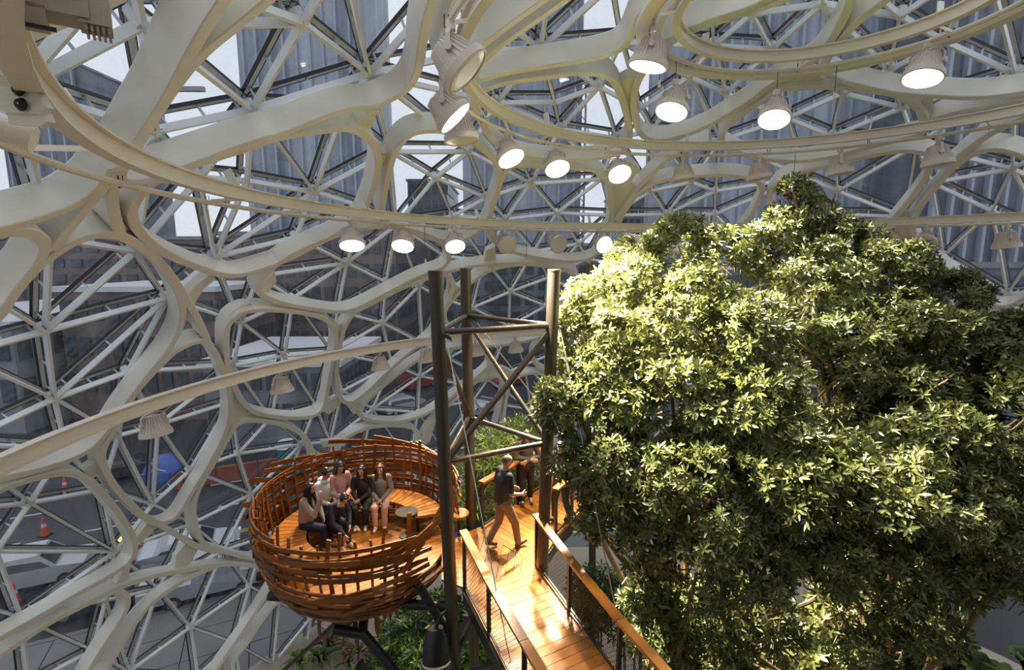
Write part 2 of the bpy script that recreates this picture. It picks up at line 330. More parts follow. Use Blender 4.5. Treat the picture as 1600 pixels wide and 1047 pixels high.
NODES = [(222,37),(472,35),(394,172),(577,115),(386,283),(491,300),(335,402),(462,371),(542,411),(603,441),(527,486),(458,466),(403,432),(598,505),
 (797,456),(680,278),(760,309),(830,287),(870,333),(904,381),(834,393),(757,407),(1118,299),(1041,335),(867,160),(963,216),(844,77),(971,66),
 (1019,204),(1135,147),(1115,72),(1230,185),(1389,110),(1587,116),(1407,25),(1300,213),(1309,299),(1550,330),(1574,459),(1474,400),
 (71,517),(261,466),(85,623),(200,581),(247,664),(297,735),(372,709),(393,772),(445,556),(494,634),(656,588),(535,611),(516,690),
 (-6,862),(180,862),(33,965),(145,1016),(298,980),(390,916),(366,1004),(436,941),(427,1038),(350,860),
 # nodes half hidden by bands and rails
 (235,172),(112,132),(-30,235),(78,372),(-60,519),(-70,590),(-60,668),(-70,720),(103,700),(47,786),(142,786),(212,393),(300,390),(312,278),(252,235),(536,178),(562,320),(577,238),
 (655,0),(600,255),(652,219),(711,227),(754,247),(707,338),(640,335),(598,309),(688,389),(552,345),(600,368),(655,447),(690,467),(662,520),(544,489),(545,534),(602,566),
 (772,424),(822,412),(857,434),(853,478),(796,510),(738,481),(700,412),(940,280),(945,336),(917,404),(792,300),(790,343),(925,357),(1017,299),(965,337),(1080,285),(1150,285),(1150,313),(1117,335),
 (762,147),(790,175),(827,192),(875,202),(915,122),(957,149),(750,80),(936,0),(942,-4),(1000,170),(1077,120),(1175,22),(1285,6),(1205,78),(1060,60),(1317,146),(1400,166),(1221,217),(1155,222),(1098,218),(1100,163),(1420,171),(1507,137),(1475,65),(1437,-2),(1372,10),(1600,86),(1640,125),
 (1432,227),(1440,280),(1386,338),(1302,335),(1257,277),(1260,304),(1554,246),(1610,282),(1612,327),(1472,292),(1440,340),(1612,434),(1640,370),
 (377,504),(447,494),(507,493),(365,571),(505,549),(507,569),(430,641),(377,616),(345,640),(285,626),(262,624),(177,744),(185,681),(232,790),(245,786),(321,697),(417,666),(472,694),(342,719),(317,786),(311,821),(415,838),(460,699),(480,690),
 (659,554),(624,574),(574,627),(590,651),(654,644),(700,560),(720,600),(740,625),(762,594),(740,700),(790,700),(830,640),(850,600),(870,550),(900,520),(820,570),
 (264,919),(337,891),(403,906),(293,1060),(202,1050),(325,1052),(237,946),(165,938),(47,1050),(85,1060),(120,1055),(-40,990),(272,848),(243,894),(485,966),(385,1020),(462,951),(520,900),(470,1080),(540,1000),(600,940),(620,850),(560,840),(700,800),(640,720),(690,700),(560,740),(250,1090),(380,1090),
 (100,-60),(300,-70),(472,-60),(600,-70),(760,-60),(870,-80),(990,-70),(1110,-60),(1230,-70),(1350,-80),(1480,-70),(1600,-60),(-60,60),(-70,150),(-80,320),(-80,430),(1700,50),(1700,200),(1700,320),(1700,450),(-90,800),(-90,930),(-80,1070),(0,1100),(120,1120),
 (1000,420),(1100,420),(1200,420),(1300,420),(1400,440),(960,480),(1050,500),(1150,500),(1260,500),(1380,520),(1500,540),(1620,560),(900,620),(1000,600),(1120,600),(1250,600),(1400,620),(1550,640),(1690,620),(900,720),(1000,700),(1150,700),(1300,720),(1450,740),(1600,760),(1700,740)]
EDGES = [(0,1),(1,2),(1,3),(2,3),(2,4),(4,5),(4,6),(5,6),(5,7),(6,7),(8,9),(8,10),(8,11),(8,12),(9,13),(40,41),(40,42),(41,42),(41,43),(42,43),(44,45),(46,47),(48,49),
 (53,54),(54,55),(57,58),(57,59),(58,59),(60,61),(15,16),(17,18),(24,26),(26,27),(18,19),(19,20),(22,23),(37,38),(38,39),(37,39),(44,43),(29,30)]
def build_lattice():
    nodes = [tuple(map(float, p)) for p in NODES[:63]]; fixed = [on_dome(*p, RG) for p in nodes]; clus = []
    for p in NODES[63:]:
        q = on_dome(*p, RG)
        if min(np.linalg.norm(q - h) for h in fixed) < .95: continue
        for c in clus:
            if np.linalg.norm(q - np.mean(c[1], 0)) < 1.2: c[0].append(p); c[1].append(q); break
        else: clus.append(([p], [q]))
    nodes += [tuple(np.mean(c[0], 0)) for c in clus]
    vs, es, fs, *_ = delaunay_2d_cdt([Vector(p) for p in nodes], EDGES, [], 0, 1e-4)
    N = [tuple(v) for v in vs]
    Pin = [on_dome(x, y, RM0) for x, y in N]; G = [on_dome(x, y, RM0) for x, y in N]
    G = [DC + unit(p - DC) * RG for p in Pin]
    nb = {}
    for a, b in es: nb.setdefault(a, []).append(b); nb.setdefault(b, []).append(a)
    used = set(); seen = 0
    tris = []
    for f in fs:
        L = [np.linalg.norm(G[f[i]] - G[f[i - 1]]) for i in range(3)]
        if max(L) > 9 or min(L) < .12: continue
        tris.append(f)
    keep = set()
    for f in tris:
        for i in range(3): keep.add(tuple(sorted((f[i], f[i - 1]))))
    def inframe(p): return -60 < p[0] < 1660 and -60 < p[1] < 1090
    for f in tris:
        A = np.array([G[i] for i in f]); c = A.mean(0)
        if not any(inframe(N[i]) for i in f): continue
        n = unit(c - DC); A = c + (A - c) * .985
        MB().prism(A, n * .018).obj('glass_pane', M_GLASS, dome); seen += 1
    for a, b in sorted(keep):
        if not (inframe(N[a]) or inframe(N[b])): continue
        pa, pb = Pin[a], Pin[b]; m = (pa + pb) / 2; u = unit(m - DC)
        fin = MB().bar(pa, pb, .05, .11, u).obj('mullion', M_FIN, dome)
        ga, gb = pa + unit(pa - DC) * (RG - .05 - RM0), pb + unit(pb - DC) * (RG - .05 - RM0)
        fr = MB()
        t, s, w = frame(gb - ga, u)
        fr.bar(ga, gb, .085, .05, u, 0)
        fr.bar(ga + s * .048, gb + s * .048, .011, .06, u, 1); fr.bar(ga - s * .048, gb - s * .048, .011, .06, u, 1)
        L = np.linalg.norm(pb - pa)
        if L > 1.0:
            for q in (.12, .5, .88):
                p = pa + (pb - pa) * q; fr.bar(p, p + u * (RG - .08 - RM0), .03, .03, t, 0)
        fr.obj('glazing_frame', [M_FRAME, M_GASKET], fin)
    for i, p in enumerate(Pin):
        if i in nb and inframe(N[i]) and len(nb[i]) > 4 and -20 < N[i][0] < 1620:
            u = unit(p - DC)
            t, s, w = frame(u, (0.3, 1, .1))
            MB().cone(p - u * .03, p + u * .16, .085, .085, 8).obj('hub', M_FIN, dome)
build_lattice()

# unseen rest of the dome: plain steel bars added to block some sky light
def rest_of_dome():
    import bmesh
    bm = bmesh.new(); bmesh.ops.create_icosphere(bm, subdivisions=4, radius=1.0); b = MB()
    for e in bm.edges:
        p, q = (DC + np.array(v.co) * RB0 for v in e.verts); m = (p + q) / 2
        if m[2] < GROUND + .3 or min(p[2], q[2]) < GROUND: continue
        if CP * m[1] - SP * m[2] > .2:
            x, y = proj(m)
            if -220 < x < 1820 and -200 < y < 1400: continue
        b.bar(p, q, .3, .4, unit(m - DC))
    o = b.obj('steel_lattice', M_STEEL, dome); o['kind'] = 'stuff'; bm.free()
rest_of_dome()
# gallery the photographer stands on; dark unseen wall added to block light from behind
M_CORE = mat('dark_unseen_core', (.035, .045, .03), .9, var=.4, scale=2.5, bump=.6)
wb = MB().prism([(DC[0] + 11.2 * math.cos(a), -3.4, -9.5 + 11.6 * math.sin(a)) for a in np.linspace(0, 2 * math.pi, 40, endpoint=False) if -9.5 + 11.6 * math.sin(a) > GROUND], (0, .4, 0)).obj('wall_back', M_CORE)
tag(wb, 'dark unseen core wall added to block sky light from behind', 'wall', kind='structure')
gf = MB().box((4.2, -1.8, -1.75), (15, 2.8, .25)).obj('floor', M_CORE); tag(gf, 'gallery floor behind the view', 'floor', kind='structure')
# ================================================================== ground, street and the town outside
M_ROAD = mat('wet_asphalt', (.030, .032, .035), .5, var=.3, scale=.35)
M_PAVE = mat('concrete_pavement', (.17, .17, .165), .6, var=.15, scale=.6)
M_FLOORIN = mat('tan_terrazzo', (.42, .36, .27), .55, var=.08, scale=1.5)
M_LINEW = mat('white_road_paint', (.55, .55, .55), .5); M_LINEY = mat('yellow_road_paint', (.55, .38, .05), .5)
M_SOIL = mat('dark_planting_soil', (.03, .022, .014), .9, var=.3, scale=3)
gnd = MB().box((0, 150, GROUND - .35), (700, 700, .3)).obj('ground', M_ROAD); tag(gnd, 'wet dark asphalt of the street outside the dome', 'street', kind='structure')
# round floor inside the dome, with the kerb the glass stands on
RF = math.sqrt(17.3 ** 2 - (GROUND - DC[2]) ** 2)
flo = MB().lathe([(0.01, 0), (RF + .25, 0), (RF + .25, -.25), (.01, -.25)], 64, (DC[0], DC[1], GROUND)).obj('floor', M_FLOORIN); tag(flo, 'tan floor at the foot of the dome', 'floor', kind='structure')
# street runs along the left side of the dome: direction u, across w
u_ = unit(V(*(at_z(410, 818, GROUND) - at_z(310, 838, GROUND)))); u_[2] = 0; u_ = unit(u_); w_ = V(-u_[1], u_[0], 0)
if w_[0] > 0: w_ = -w_
yl0 = at_z(360, 828, GROUND)
def st(a, b, z=0.): return yl0 + u_ * a + w_ * b + V(0, 0, z)
RZ = math.atan2(u_[1], u_[0])
yl = thing('road_marking', st(0, 0), 'double yellow centre line on the street', 'road marking')
for d in (-.12, .12): MB().box(st(0, d, -.19), (120, .1, .02), RZ).obj('line', M_LINEY, yl)
for b, lab in ((-3.6, 'white lane line nearest the dome'), (3.8, 'white lane line beyond the yellow line'), (7.6, 'farthest white lane line across the street')):
    r = thing('road_marking', st(0, b), lab, 'road marking')
    for k in range(-6, 8): MB().box(st(k * 6, b, -.19), (3.2, .13, .02), RZ).obj('dash', M_LINEW, r)
# pavement slabs between the dome and the kerb
pav = thing('floor', st(0, -8.5), 'grey concrete pavement slabs between kerb and dome', 'pavement', kind='structure')
for i in range(-8, 9):
    for j in range(3):
        MB().box(st(i * 2.4, -7.4 - j * 1.8, -.16), (2.36, 1.76, .2), RZ).obj('slab', M_PAVE, pav)
MB().box(st(0, -6.35, -.17), (40, .25, .22), RZ).obj('kerb', M_PAVE, pav)

# ---- vehicles
M_TYRE = mat('black_tyre', (.015, .015, .015), .8); M_CARGLASS = mat('dark_car_glass', (.02, .025, .03), .08); M_CHROME = mat('wheel_alloy', (.5, .5, .5), .3, .8)
M_TAIL = mat('red_tail_light', (.45, .02, .015), .3); M_HEADL = mat('clear_head_light', (.8, .8, .78), .15)
def car(name, p, rz, kind, col, label, cat='car'):
    t = thing(name, p, label, cat, rz=rz); m = mat('paint_%s' % '_'.join('%d' % int(c * 100) for c in col), col, .28, .2, coat=.6)
    L, W = (4.7, 1.86)
    if kind == 'suv': prof = [(-2.3, .35), (-2.35, .9), (-2.25, 1.05), (-2.0, 1.72), (.45, 1.74), (1.15, 1.12), (2.15, 1.02), (2.32, .8), (2.3, .35)]; glass = [(-1.85, 1.14), (-1.72, 1.62), (.38, 1.63), (.92, 1.14)]
    elif kind == 'van': prof = [(-2.6, .35), (-2.62, 2.1), (-2.5, 2.2), (1.3, 2.2), (2.0, 1.35), (2.6, 1.15), (2.65, .35)]; glass = [(.4, 1.35), (.4, 2.0), (1.2, 2.0), (1.75, 1.38)]
    elif kind == 'pickup': prof = [(-2.7, .45), (-2.72, 1.12), (-.65, 1.14), (-.6, 1.8), (.65, 1.82), (1.3, 1.2), (2.55, 1.1), (2.68, .85), (2.65, .45)]; glass = [(-.5, 1.22), (-.46, 1.7), (.58, 1.71), (1.08, 1.22)]
    else: prof = [(-2.25, .3), (-2.3, .85), (-2.1, 1.0), (-1.5, 1.05), (-.9, 1.44), (.35, 1.45), (1.1, 1.0), (2.0, .88), (2.25, .65), (2.22, .3)]; glass = [(-1.3, 1.04), (-.85, 1.37), (.3, 1.38), (.88, 1.02)]
    b = MB()
    n = len(prof)
    vs = [(x, -W / 2 * (1 if z < 1.15 else .86), z) for x, z in prof] + [(x, W / 2 * (1 if z < 1.15 else .86), z) for x, z in prof]
    b.add(vs, [tuple(range(n)), tuple(range(n, 2 * n))[::-1]] + [(i, n + i, n + (i + 1) % n, (i + 1) % n) for i in range(n)])
    b.obj('body', m, t, fix=False)
    for s in (-1, 1):
        g = MB(); zz = lambda z: W / 2 * (1 if z < 1.15 else .86) + .012
        g.add([(x, s * zz(z), z) for x, z in glass] + [(x, s * (zz(z) - .03), z) for x, z in glass], [(0, 1, 2, 3), (4, 7, 6, 5), (0, 4, 5, 1), (1, 5, 6, 2), (2, 6, 7, 3), (3, 7, 4, 0)]); g.obj('side_window', M_CARGLASS, t, fix=False)
        MB().box((prof[-2][0] - .02, s * .68, .78), (.12, .34, .16)).obj('head_light', M_HEADL, t, fix=False)
        MB().box((prof[1][0] + .03, s * .74, .88), (.1, .22, .3)).obj('tail_light', M_TAIL, t, fix=False)
        for x in (-1.4, 1.42):
            w = MB().lathe([(.02, -.11), (.34, -.11), (.36, -.05), (.36, .05), (.34, .11), (.02, .11)], 18, (x, s * (W / 2 - .1), .36), [[1, 0, 0], [0, 0, 1], [0, 1, 0]]).obj('wheel', M_TYRE, t, fix=False)
            MB().lathe([(.02, 0), (.2, 0), (.2, .02), (.02, .03)], 14, (x, s * (W / 2 + .02), .36), [[1, 0, 0], [0, 0, 1], [0, s, 0]]).obj('hub_cap', M_CHROME, w, fix=False)
    i0 = {'suv': 4, 'van': 3, 'pickup': 4}.get(kind, 5)
    a, c = V(prof[i0][0], 0, prof[i0][1]), V(prof[i0 + 1][0], 0, prof[i0 + 1][1]); nn = unit(V(-(c - a)[2], 0, (c - a)[0])); nn = nn if nn[2] > 0 else -nn
    q = [a + (c - a) * .12 + nn * .012, a + (c - a) * .9 + nn * .012]
    MB().prism([q[0] + V(0, -.7, 0), q[0] + V(0, .7, 0), q[1] + V(0, .82, 0), q[1] + V(0, -.82, 0)], -nn * .03).obj('windscreen', M_CARGLASS, t, fix=False)
    return t
def gp(x, y): p = at_z(x, y, GROUND); p[2] = GROUND - .2; return p
car('parked_car', gp(55, 905), RZ, 'suv', (.42, .43, .44), 'silver estate car on the street beyond the lower left glass')
car('parked_car', gp(172, 935), RZ, 'sedan', (.03, .035, .05), 'dark saloon just ahead of the silver estate car')
car('pickup_truck', gp(330, 918), RZ, 'pickup', (.40, .41, .42), 'pale pickup parked at the kerb left of the nest', 'truck')
car('parked_car', gp(300, 868), RZ, 'sedan', (.55, .57, .6), 'white saloon behind the pale pickup')
car('parked_car', gp(205, 738), RZ + .1, 'sedan', (.04, .045, .05), 'dark saloon far across the street by the blue tarpaulin')
car('parked_car', gp(655, 603), RZ + .5, 'suv', (.42, .03, .025), 'red car on the far side of the street behind the tall dark mast')
car('parked_car', gp(795, 600), RZ + .4, 'sedan', (.40, .03, .025), 'red saloon seen between the mast tubes')
car('parked_car', gp(630, 640), RZ + .3, 'suv', (.45, .47, .5), 'grey car among the far parked cars below the red one')
car('parked_car', gp(760, 640), RZ + .5, 'sedan', (.5, .52, .56), 'pale saloon seen beneath the crossing tubes')
car('parked_car', gp(80, 548), RZ, 'sedan', (.6, .62, .65), 'small white car far away at the upper left street', 'car')
car('parked_car', gp(130, 540), RZ, 'suv', (.6, .62, .65), 'second small white car ahead of the far white one', 'car')

M_CONE = mat('traffic_orange', (.62, .07, .03), .5)
for x, y, lab in ((70, 832, 'orange traffic cone on the lane line above the silver car'), (24, 938, 'orange traffic cone near the left edge of the street'), (102, 765, 'orange traffic cone far up the street on the left')):
    p = gp(x, y); t = thing('traffic_cone', p, lab, 'traffic cone')
    MB().box(p + V(0, 0, .03), (.5, .5, .06)).obj('base', M_TYRE, t); MB().cone(p + V(0, 0, .06), p + V(0, 0, 1.05), .2, .05, 14).obj('cone', M_CONE, t)
    MB().cone(p + V(0, 0, .55), p + V(0, 0, .75), .135, .095, 14).obj('reflective_band', M_LINEW, t)

# ---- street lamp, glowing, beyond the gap between the loops
p = gp(212, 955); t = thing('street_lamp', p, 'glowing amber globe street lamp on the pavement outside', 'street lamp')
MB().tube([p, p + V(0, 0, 3.4)], .07, 10).obj('post', M_BLACK, t)
MB().lathe([(.02, 3.4), (.2, 3.45), (.34, 3.75), (.3, 3.95)], 16, p).obj('globe', mat('amber_globe', (1, .6, .2), .3, emit=(1, .45, .1, 2.2)), t, True)
MB().lathe([(.36, 3.95), (.4, 4.0), (.2, 4.2), (.02, 4.3)], 16, p).obj('hood', M_BLACK, t, True)

# ---- buildings
def facade(name, c0, c1, side=(.2, .2, .22), pane=(.06, .075, .1), band_h=3.8, noise=.25):
    """concrete or metal cladding, its far windows in rows (too far away to pick apart)"""
    m = bpy.data.materials.new(name); m.use_nodes = True; nt = m.node_tree; b = nt.nodes['Principled BSDF']; b.inputs['Roughness'].default_value = .35
    tc = nt.nodes.new('ShaderNodeTexCoord'); nz = nt.nodes.new('ShaderNodeTexNoise'); mp = nt.nodes.new('ShaderNodeMapping'); mp.inputs['Scale'].default_value = (.5, .5, .03)
    nz.inputs['Scale'].default_value = .6; nz.inputs['Detail'].default_value = 8
    rp = nt.nodes.new('ShaderNodeValToRGB'); rp.color_ramp.elements[0].position = .35; rp.color_ramp.elements[0].color = (*c0, 1); rp.color_ramp.elements[1].position = .68; rp.color_ramp.elements[1].color = (*c1, 1)
    L = nt.links.new; L(tc.outputs['Object'], mp.inputs['Vector']); L(mp.outputs['Vector'], nz.inputs['Vector']); L(nz.outputs['Fac'], rp.inputs['Fac']); L(rp.outputs['Color'], b.inputs['Base Color'])
    return m
M_TOWER = facade('blue_grey_tower_cladding', (.15, .18, .24), (.48, .53, .61)); M_TOWER2 = facade('dark_blue_tower_cladding', (.06, .07, .09), (.20, .23, .28))
M_BRICK = facade('brown_brick', (.10, .07, .065), (.22, .15, .135)); M_GREYB = facade('grey_render', (.13, .14, .155), (.27, .28, .30))
M_WIN = mat('far_window_glass', (.055, .06, .075), .2); M_ROOF = mat('white_flat_roof', (.62, .64, .66), .6, var=.1, scale=.2); M_MULL = mat('tower_fin', (.38, .42, .48), .4)
def tower(name, x0, x1, Y, z1, label, m, depth=25., z0=None, rows=0, cols=0, fins=0, roof=None, wcol=None):
    """x0, x1: frame columns at distance Y; the block stands on the ground"""
    a = at_y(x0, 400, Y); b = at_y(x1, 400, Y); X0, X1 = a[0], b[0]; zb = GROUND - .2
    t = thing(name, ((X0 + X1) / 2, Y + depth / 2, zb), label, 'building')
    w = X1 - X0; c = ((X0 + X1) / 2, Y + depth / 2)
    MB().box((c[0], c[1], (zb + z1) / 2), (w, depth, z1 - zb)).obj('wall', m, t)
    MB().box((c[0], c[1], z1 + .25), (w + .6, depth + .6, .5)).obj('roof', roof or M_GREYB, t)
    if rows:
        H = (z1 - zb - 2) / rows; cw = w / cols; wm = wcol or M_WIN
        base = MB().box((0, 0, 0), (cw * .62, .3, H * .55)).mesh('window', wm)
        for r in range(rows):
            for q in range(cols):
                o = link('window', base, t, (X0 + (q + .5) * cw - c[0], -depth / 2 - .08, 2 + (r + .5) * H))
        if cols * cw > 0:
            dr = int(depth / cw)
            for s, X in ((-1, X0), (1, X1)):
                if (s < 0 and X0 < 0) or (s > 0 and X1 > 0): continue
                sd = MB().box((0, 0, 0), (.3, cw * .62, H * .55)).mesh('window', wm)
                for r in range(rows):
                    for q in range(min(dr, 8)):
                        link('window', sd, t, (s * w / 2 + s * .08, -depth / 2 + (q + .5) * cw, 2 + (r + .5) * H))
    for k in range(fins):
        MB().box((X0 + (k + .5) * w / fins, Y - .35, (zb + z1) / 2), (.35, .7, z1 - zb)).obj('fin', M_MULL, t)
    return t
tower('office_tower', 395, 572, 95, 95, 'pale striped office tower at the upper left beyond the glass', M_TOWER, fins=9)
tower('office_tower', 640, 700, 120, 17, 'low dark office block between two strips of sky', M_TOWER2, rows=9, cols=5)
tower('office_tower', 725, 905, 94, 92, 'blue office tower left of the bright strip of sky', M_TOWER, fins=8)
tower('office_tower', 1056, 1420, 70, 75, 'broad streaked tower filling the upper right panes', M_TOWER, depth=18, fins=14)
tower('office_tower', 1430, 1700, 60, 60, 'dark tower at the far right edge of the dome', M_TOWER2, depth=9, fins=10)
tower('office_tower', 970, 1030, 130, 16, 'far grey block low under the bright strip of sky', M_GREYB, rows=10, cols=6)
tower('apartment_block', 345, 618, 61.5, 2.5, 'brown brick block behind the loops left of the masts', M_BRICK, rows=6, cols=14)
tower('apartment_block', 648, 985, 86, 1.8, 'dark glazed block behind the mast tops', M_TOWER2, rows=6, cols=16, depth=4)
tower('warehouse', 82, 330, 48, -3.2, 'low brick warehouse with a white roof on the left', M_BRICK, rows=3, cols=10, roof=M_ROOF, depth=12)
tower('warehouse', -330, 0, 44, -6.0, 'low shed with a white roof at the far left', M_GREYB, rows=2, cols=10, roof=M_ROOF, depth=26)
tower('warehouse', 300, 520, 40, -8.6, 'white flat roofed shop across the street', M_GREYB, rows=2, cols=9, roof=M_ROOF, depth=12)
tower('apartment_block', -120, 330, 78, 2.6, 'far brown block above the white roofs on the left', M_BRICK, rows=7, cols=16, depth=14)
tower('office_tower', 30, 160, 110, 38, 'dark tower under construction at the upper left corner', M_TOWER2, fins=6)
tower('apartment_block', 1010, 1700, 48, -1, 'dark low block behind the tree on the right', M_TOWER2, rows=4, cols=18, depth=10)
# construction cranes
M_CRANE = mat('crane_lattice', (.32, .30, .28), .6)
for (x, Y, zt, lab) in ((158, 150, 46, 'tower crane beside the dark tower at the upper left'), (905, 150, 60, 'tower crane mast against the bright strip of sky')):
    p = at_y(x, 400, Y); p[2] = GROUND - .2; t = thing('tower_crane', p, lab, 'crane'); b = MB()
    for sx in (-1, 1):
        for sy in (-1, 1): b.tube([p + V(sx, sy, 0), p + V(sx, sy, zt + 15)], .16, 5)
    b.obj('mast', M_CRANE, t); g = MB()
    for k in range(int((zt + 15) / 2.2)):
        s = 1 if k % 2 else -1; g.tube([p + V(-s, -1, k * 2.2), p + V(s, -1, k * 2.2 + 2.2)], .12, 4); g.tube([p + V(-1, -s, k * 2.2), p + V(-1, s, k * 2.2 + 2.2)], .12, 4)
    g.obj('lattice', M_CRANE, t)
    MB().bar(p + V(-14, 0, zt + 15.5), p + V(34, 0, zt + 15.5), 1.2, 1.2).obj('jib', M_CRANE, t)
# bits along the street: kiosk with a blue-green roof, blue tarpaulin, hoarding
p = gp(452, 745); t = thing('kiosk', p, 'teal portable cabin with a white roof behind the nest', 'cabin')
MB().box(p + V(0, 0, 1.25), (1.3, 1.3, 2.5), RZ).obj('wall', mat('teal_plastic', (.02, .22, .24), .5), t); MB().lathe([(.02, 2.95), (.6, 2.85), (.85, 2.5), (.02, 2.5)], 12, p).obj('roof', M_ROOF, t)
p = gp(262, 745); t = thing('tarpaulin_pile', p, 'blue tarpaulin over a heap by the far kerb', 'tarpaulin')
MB().sphere(p + V(0, 0, .2), (1.7, 1.1, 1.7), 12, 8).obj('sheet', mat('blue_tarpaulin', (.03, .09, .33), .4, bump=.6, var=.2, scale=2), t); MB().tube([p + V(-1.4, -.6, .6), p + V(0, -1.0, 1.2), p + V(1.4, -.6, .6)], .03, 5).obj('rope', M_ROOF, t)
p = gp(430, 735); t = thing('hoarding', p, 'low red brick wall along the far pavement', 'wall')
for i in range(4): MB().box(p + u_ * (i * 2.6 - 5) + V(0, 0, .55), (2.5, .3, 1.1), RZ).obj('panel', mat('red_brick_wall', (.26, .07, .045), .7, var=.2, scale=5), t)
# ================================================================== lighting rails hung under the dome
def circ(r, z, n=160, a0=0., a1=2 * math.pi):
    full = abs(a1 - a0 - 2 * math.pi) < 1e-6; th = np.linspace(a0, a1, n, endpoint=not full)
    return np.stack([DC[0] + r * np.cos(th), DC[1] + r * np.sin(th), np.full(n, z)], 1)
def ibeam(h, w, t=.022):
    a, b = w / 2, t / 2
    return [(-a, 0), (-a, t), (-b, t), (-b, h - t), (-a, h - t), (-a, h), (a, h), (a, h - t), (b, h - t), (b, t), (a, t), (a, 0)]
RINGS = {1: (9.10, .90, 9.65, .84), 2: (5.53, 2.72, 5.82, 2.62), 3: (2.23, 3.69, 2.60, 3.62), 4: (12.0, -3.0, 12.42, -3.08)}
RLAB = {1: 'widest upper cream steel lighting rail sweeping across the whole dome', 2: 'middle cream steel lighting rail ringing the top of the dome', 3: 'smallest cream steel lighting rail at the top right', 4: 'lower cream lighting rail rising across the left to behind the masts'}
for k, (rb, hb, rp, hp) in RINGS.items():
    t = thing('lighting_rail', (DC[0], DC[1], hb), RLAB[k], 'rail', 'ring rails under the dome')
    H = .21 if k < 4 else .27
    MB().sweep(circ(rb, hb), ibeam(H, .13 if k < 4 else .16), None, True).obj('beam', M_RAIL, t, True)
    pipe = MB().tube(circ(rp, hp + .03), .04, 8, True).obj('conduit', M_RAIL, t, True)
    if k == 3: MB().sweep(circ(rp + .16, hp - .06), [(-.1, 0), (-.1, .07), (-.08, .07), (-.08, .02), (.08, .02), (.08, .07), (.1, .07), (.1, 0)], None, True).obj('cable_tray', M_RAIL, t, True)
    n = int(rb * 3.2)
    for i in range(n):
        th = 2 * math.pi * (i + .37) / n; c, s = math.cos(th), math.sin(th); e = V(c, s, 0); tt = V(-s, c, 0)
        a = V(DC[0] + rb * c, DC[1] + rb * s, hb + H * .5); b = V(DC[0] + rp * c, DC[1] + rp * s, hp + .03)
        if i % 2 == 0 and k < 4:
            q = DC + unit(a - DC) * (RB0 + .1)
            br = MB().bar(a + e * .06, q, .14, .025, tt).obj('bracket', M_STEEL, t)
            for d in (.10, .22): 
                pp = a + e * .06 + (q - a) * d * 1.4; nn = unit(np.cross(q - a, tt))
                MB().cone(pp - nn * .035, pp + nn * .035, .026, .026, 8).obj('bolt', M_BOLT, br)
        MB().bar(a - V(0, 0, H * .35), b + V(0, 0, .03), .05, .02, tt).obj('clip', M_RAIL, pipe)
        MB().tube([b + tt * .05 + V(0, 0, .1), b + tt * .05 - V(0, 0, .035), b + tt * .05 + e * .05 - V(0, 0, .045), b + tt * .05 + e * .05 + V(0, 0, .1)], .008, 5).obj('hook', M_BOLT, pipe)

def ring_pt(k, x, y):
    rb, hb, rp, hp = RINGS[k]; P = circ(rp, hp, 1440); best = None
    for p in P:
        if CP * p[1] - SP * p[2] < .3: continue
        q = proj(p); d = (q[0] - x) ** 2 + (q[1] - y) ** 2
        if best is None or d < best[0]: best = (d, p)
    return best[1]
_lm = {}
def lamp_meshes():
    if _lm: return _lm
    _lm['clamp'] = MB().box((0, 0, -.03), (.1, .1, .1)).cone((0, 0, -.06), (0, 0, -.16), .03, .03, 8).mesh('clamp', M_RAIL)
    y = MB()
    arch = [(-.25, 0, -.34), (-.25, 0, -.2), (-.2, 0, -.14), (-.08, 0, -.12), (.08, 0, -.12), (.2, 0, -.14), (.25, 0, -.2), (.25, 0, -.34)]
    y.sweep(arch, [(-.025, -.006), (-.025, .006), (.025, .006), (.025, -.006)], (0, 0, 1) if False else [unit(V(p[0], 0, p[2] + .34) + V(0, 0, .001)) for p in arch])
    _lm['yoke'] = y.mesh('yoke', M_LAMP)
    _lm['knob'] = MB().cone((-.03, 0, 0), (.035, 0, 0), .045, .045, 10).mesh('knob', M_LAMP)
    # head, pivot at the origin, lens looks down the local -Z axis
    _lm['housing'] = MB().lathe([(.02, .15), (.14, .15), (.175, .12), (.205, .02), (.235, -.08), (.28, -.17), (.29, -.2)], 28).mesh('housing', M_LAMP, smooth=True)
    f = MB()
    for i in range(28):
        a = 2 * math.pi * i / 28; c, s = math.cos(a), math.sin(a); e = V(c, s, 0); tt = V(-s, c, 0) * .006
        prof = [(.14, .165), (.19, .14), (.225, .02), (.255, -.08), (.295, -.17), (.24, -.15), (.17, .0)]
        P = np.array([e * r + V(0, 0, z) for r, z in prof]); f.prism(P - tt, tt * 2)
    _lm['heat_sink'] = f.mesh('heat_sink', M_LAMP)
    _lm['rim'] = MB().lathe([(.28, -.17), (.305, -.17), (.31, -.26), (.285, -.27), (.275, -.24)], 32).mesh('rim', M_LAMP, smooth=True)
    _lm['on'] = MB().lathe([(.005, -.262), (.2, -.262), (.28, -.256), (.28, -.24), (.005, -.24)], 28).mesh('lens', M_LENS_ON)
    _lm['off'] = MB().lathe([(.005, -.262), (.2, -.262), (.28, -.256), (.28, -.24), (.005, -.24)], 28).mesh('lens', M_LENS_OFF)
    return _lm
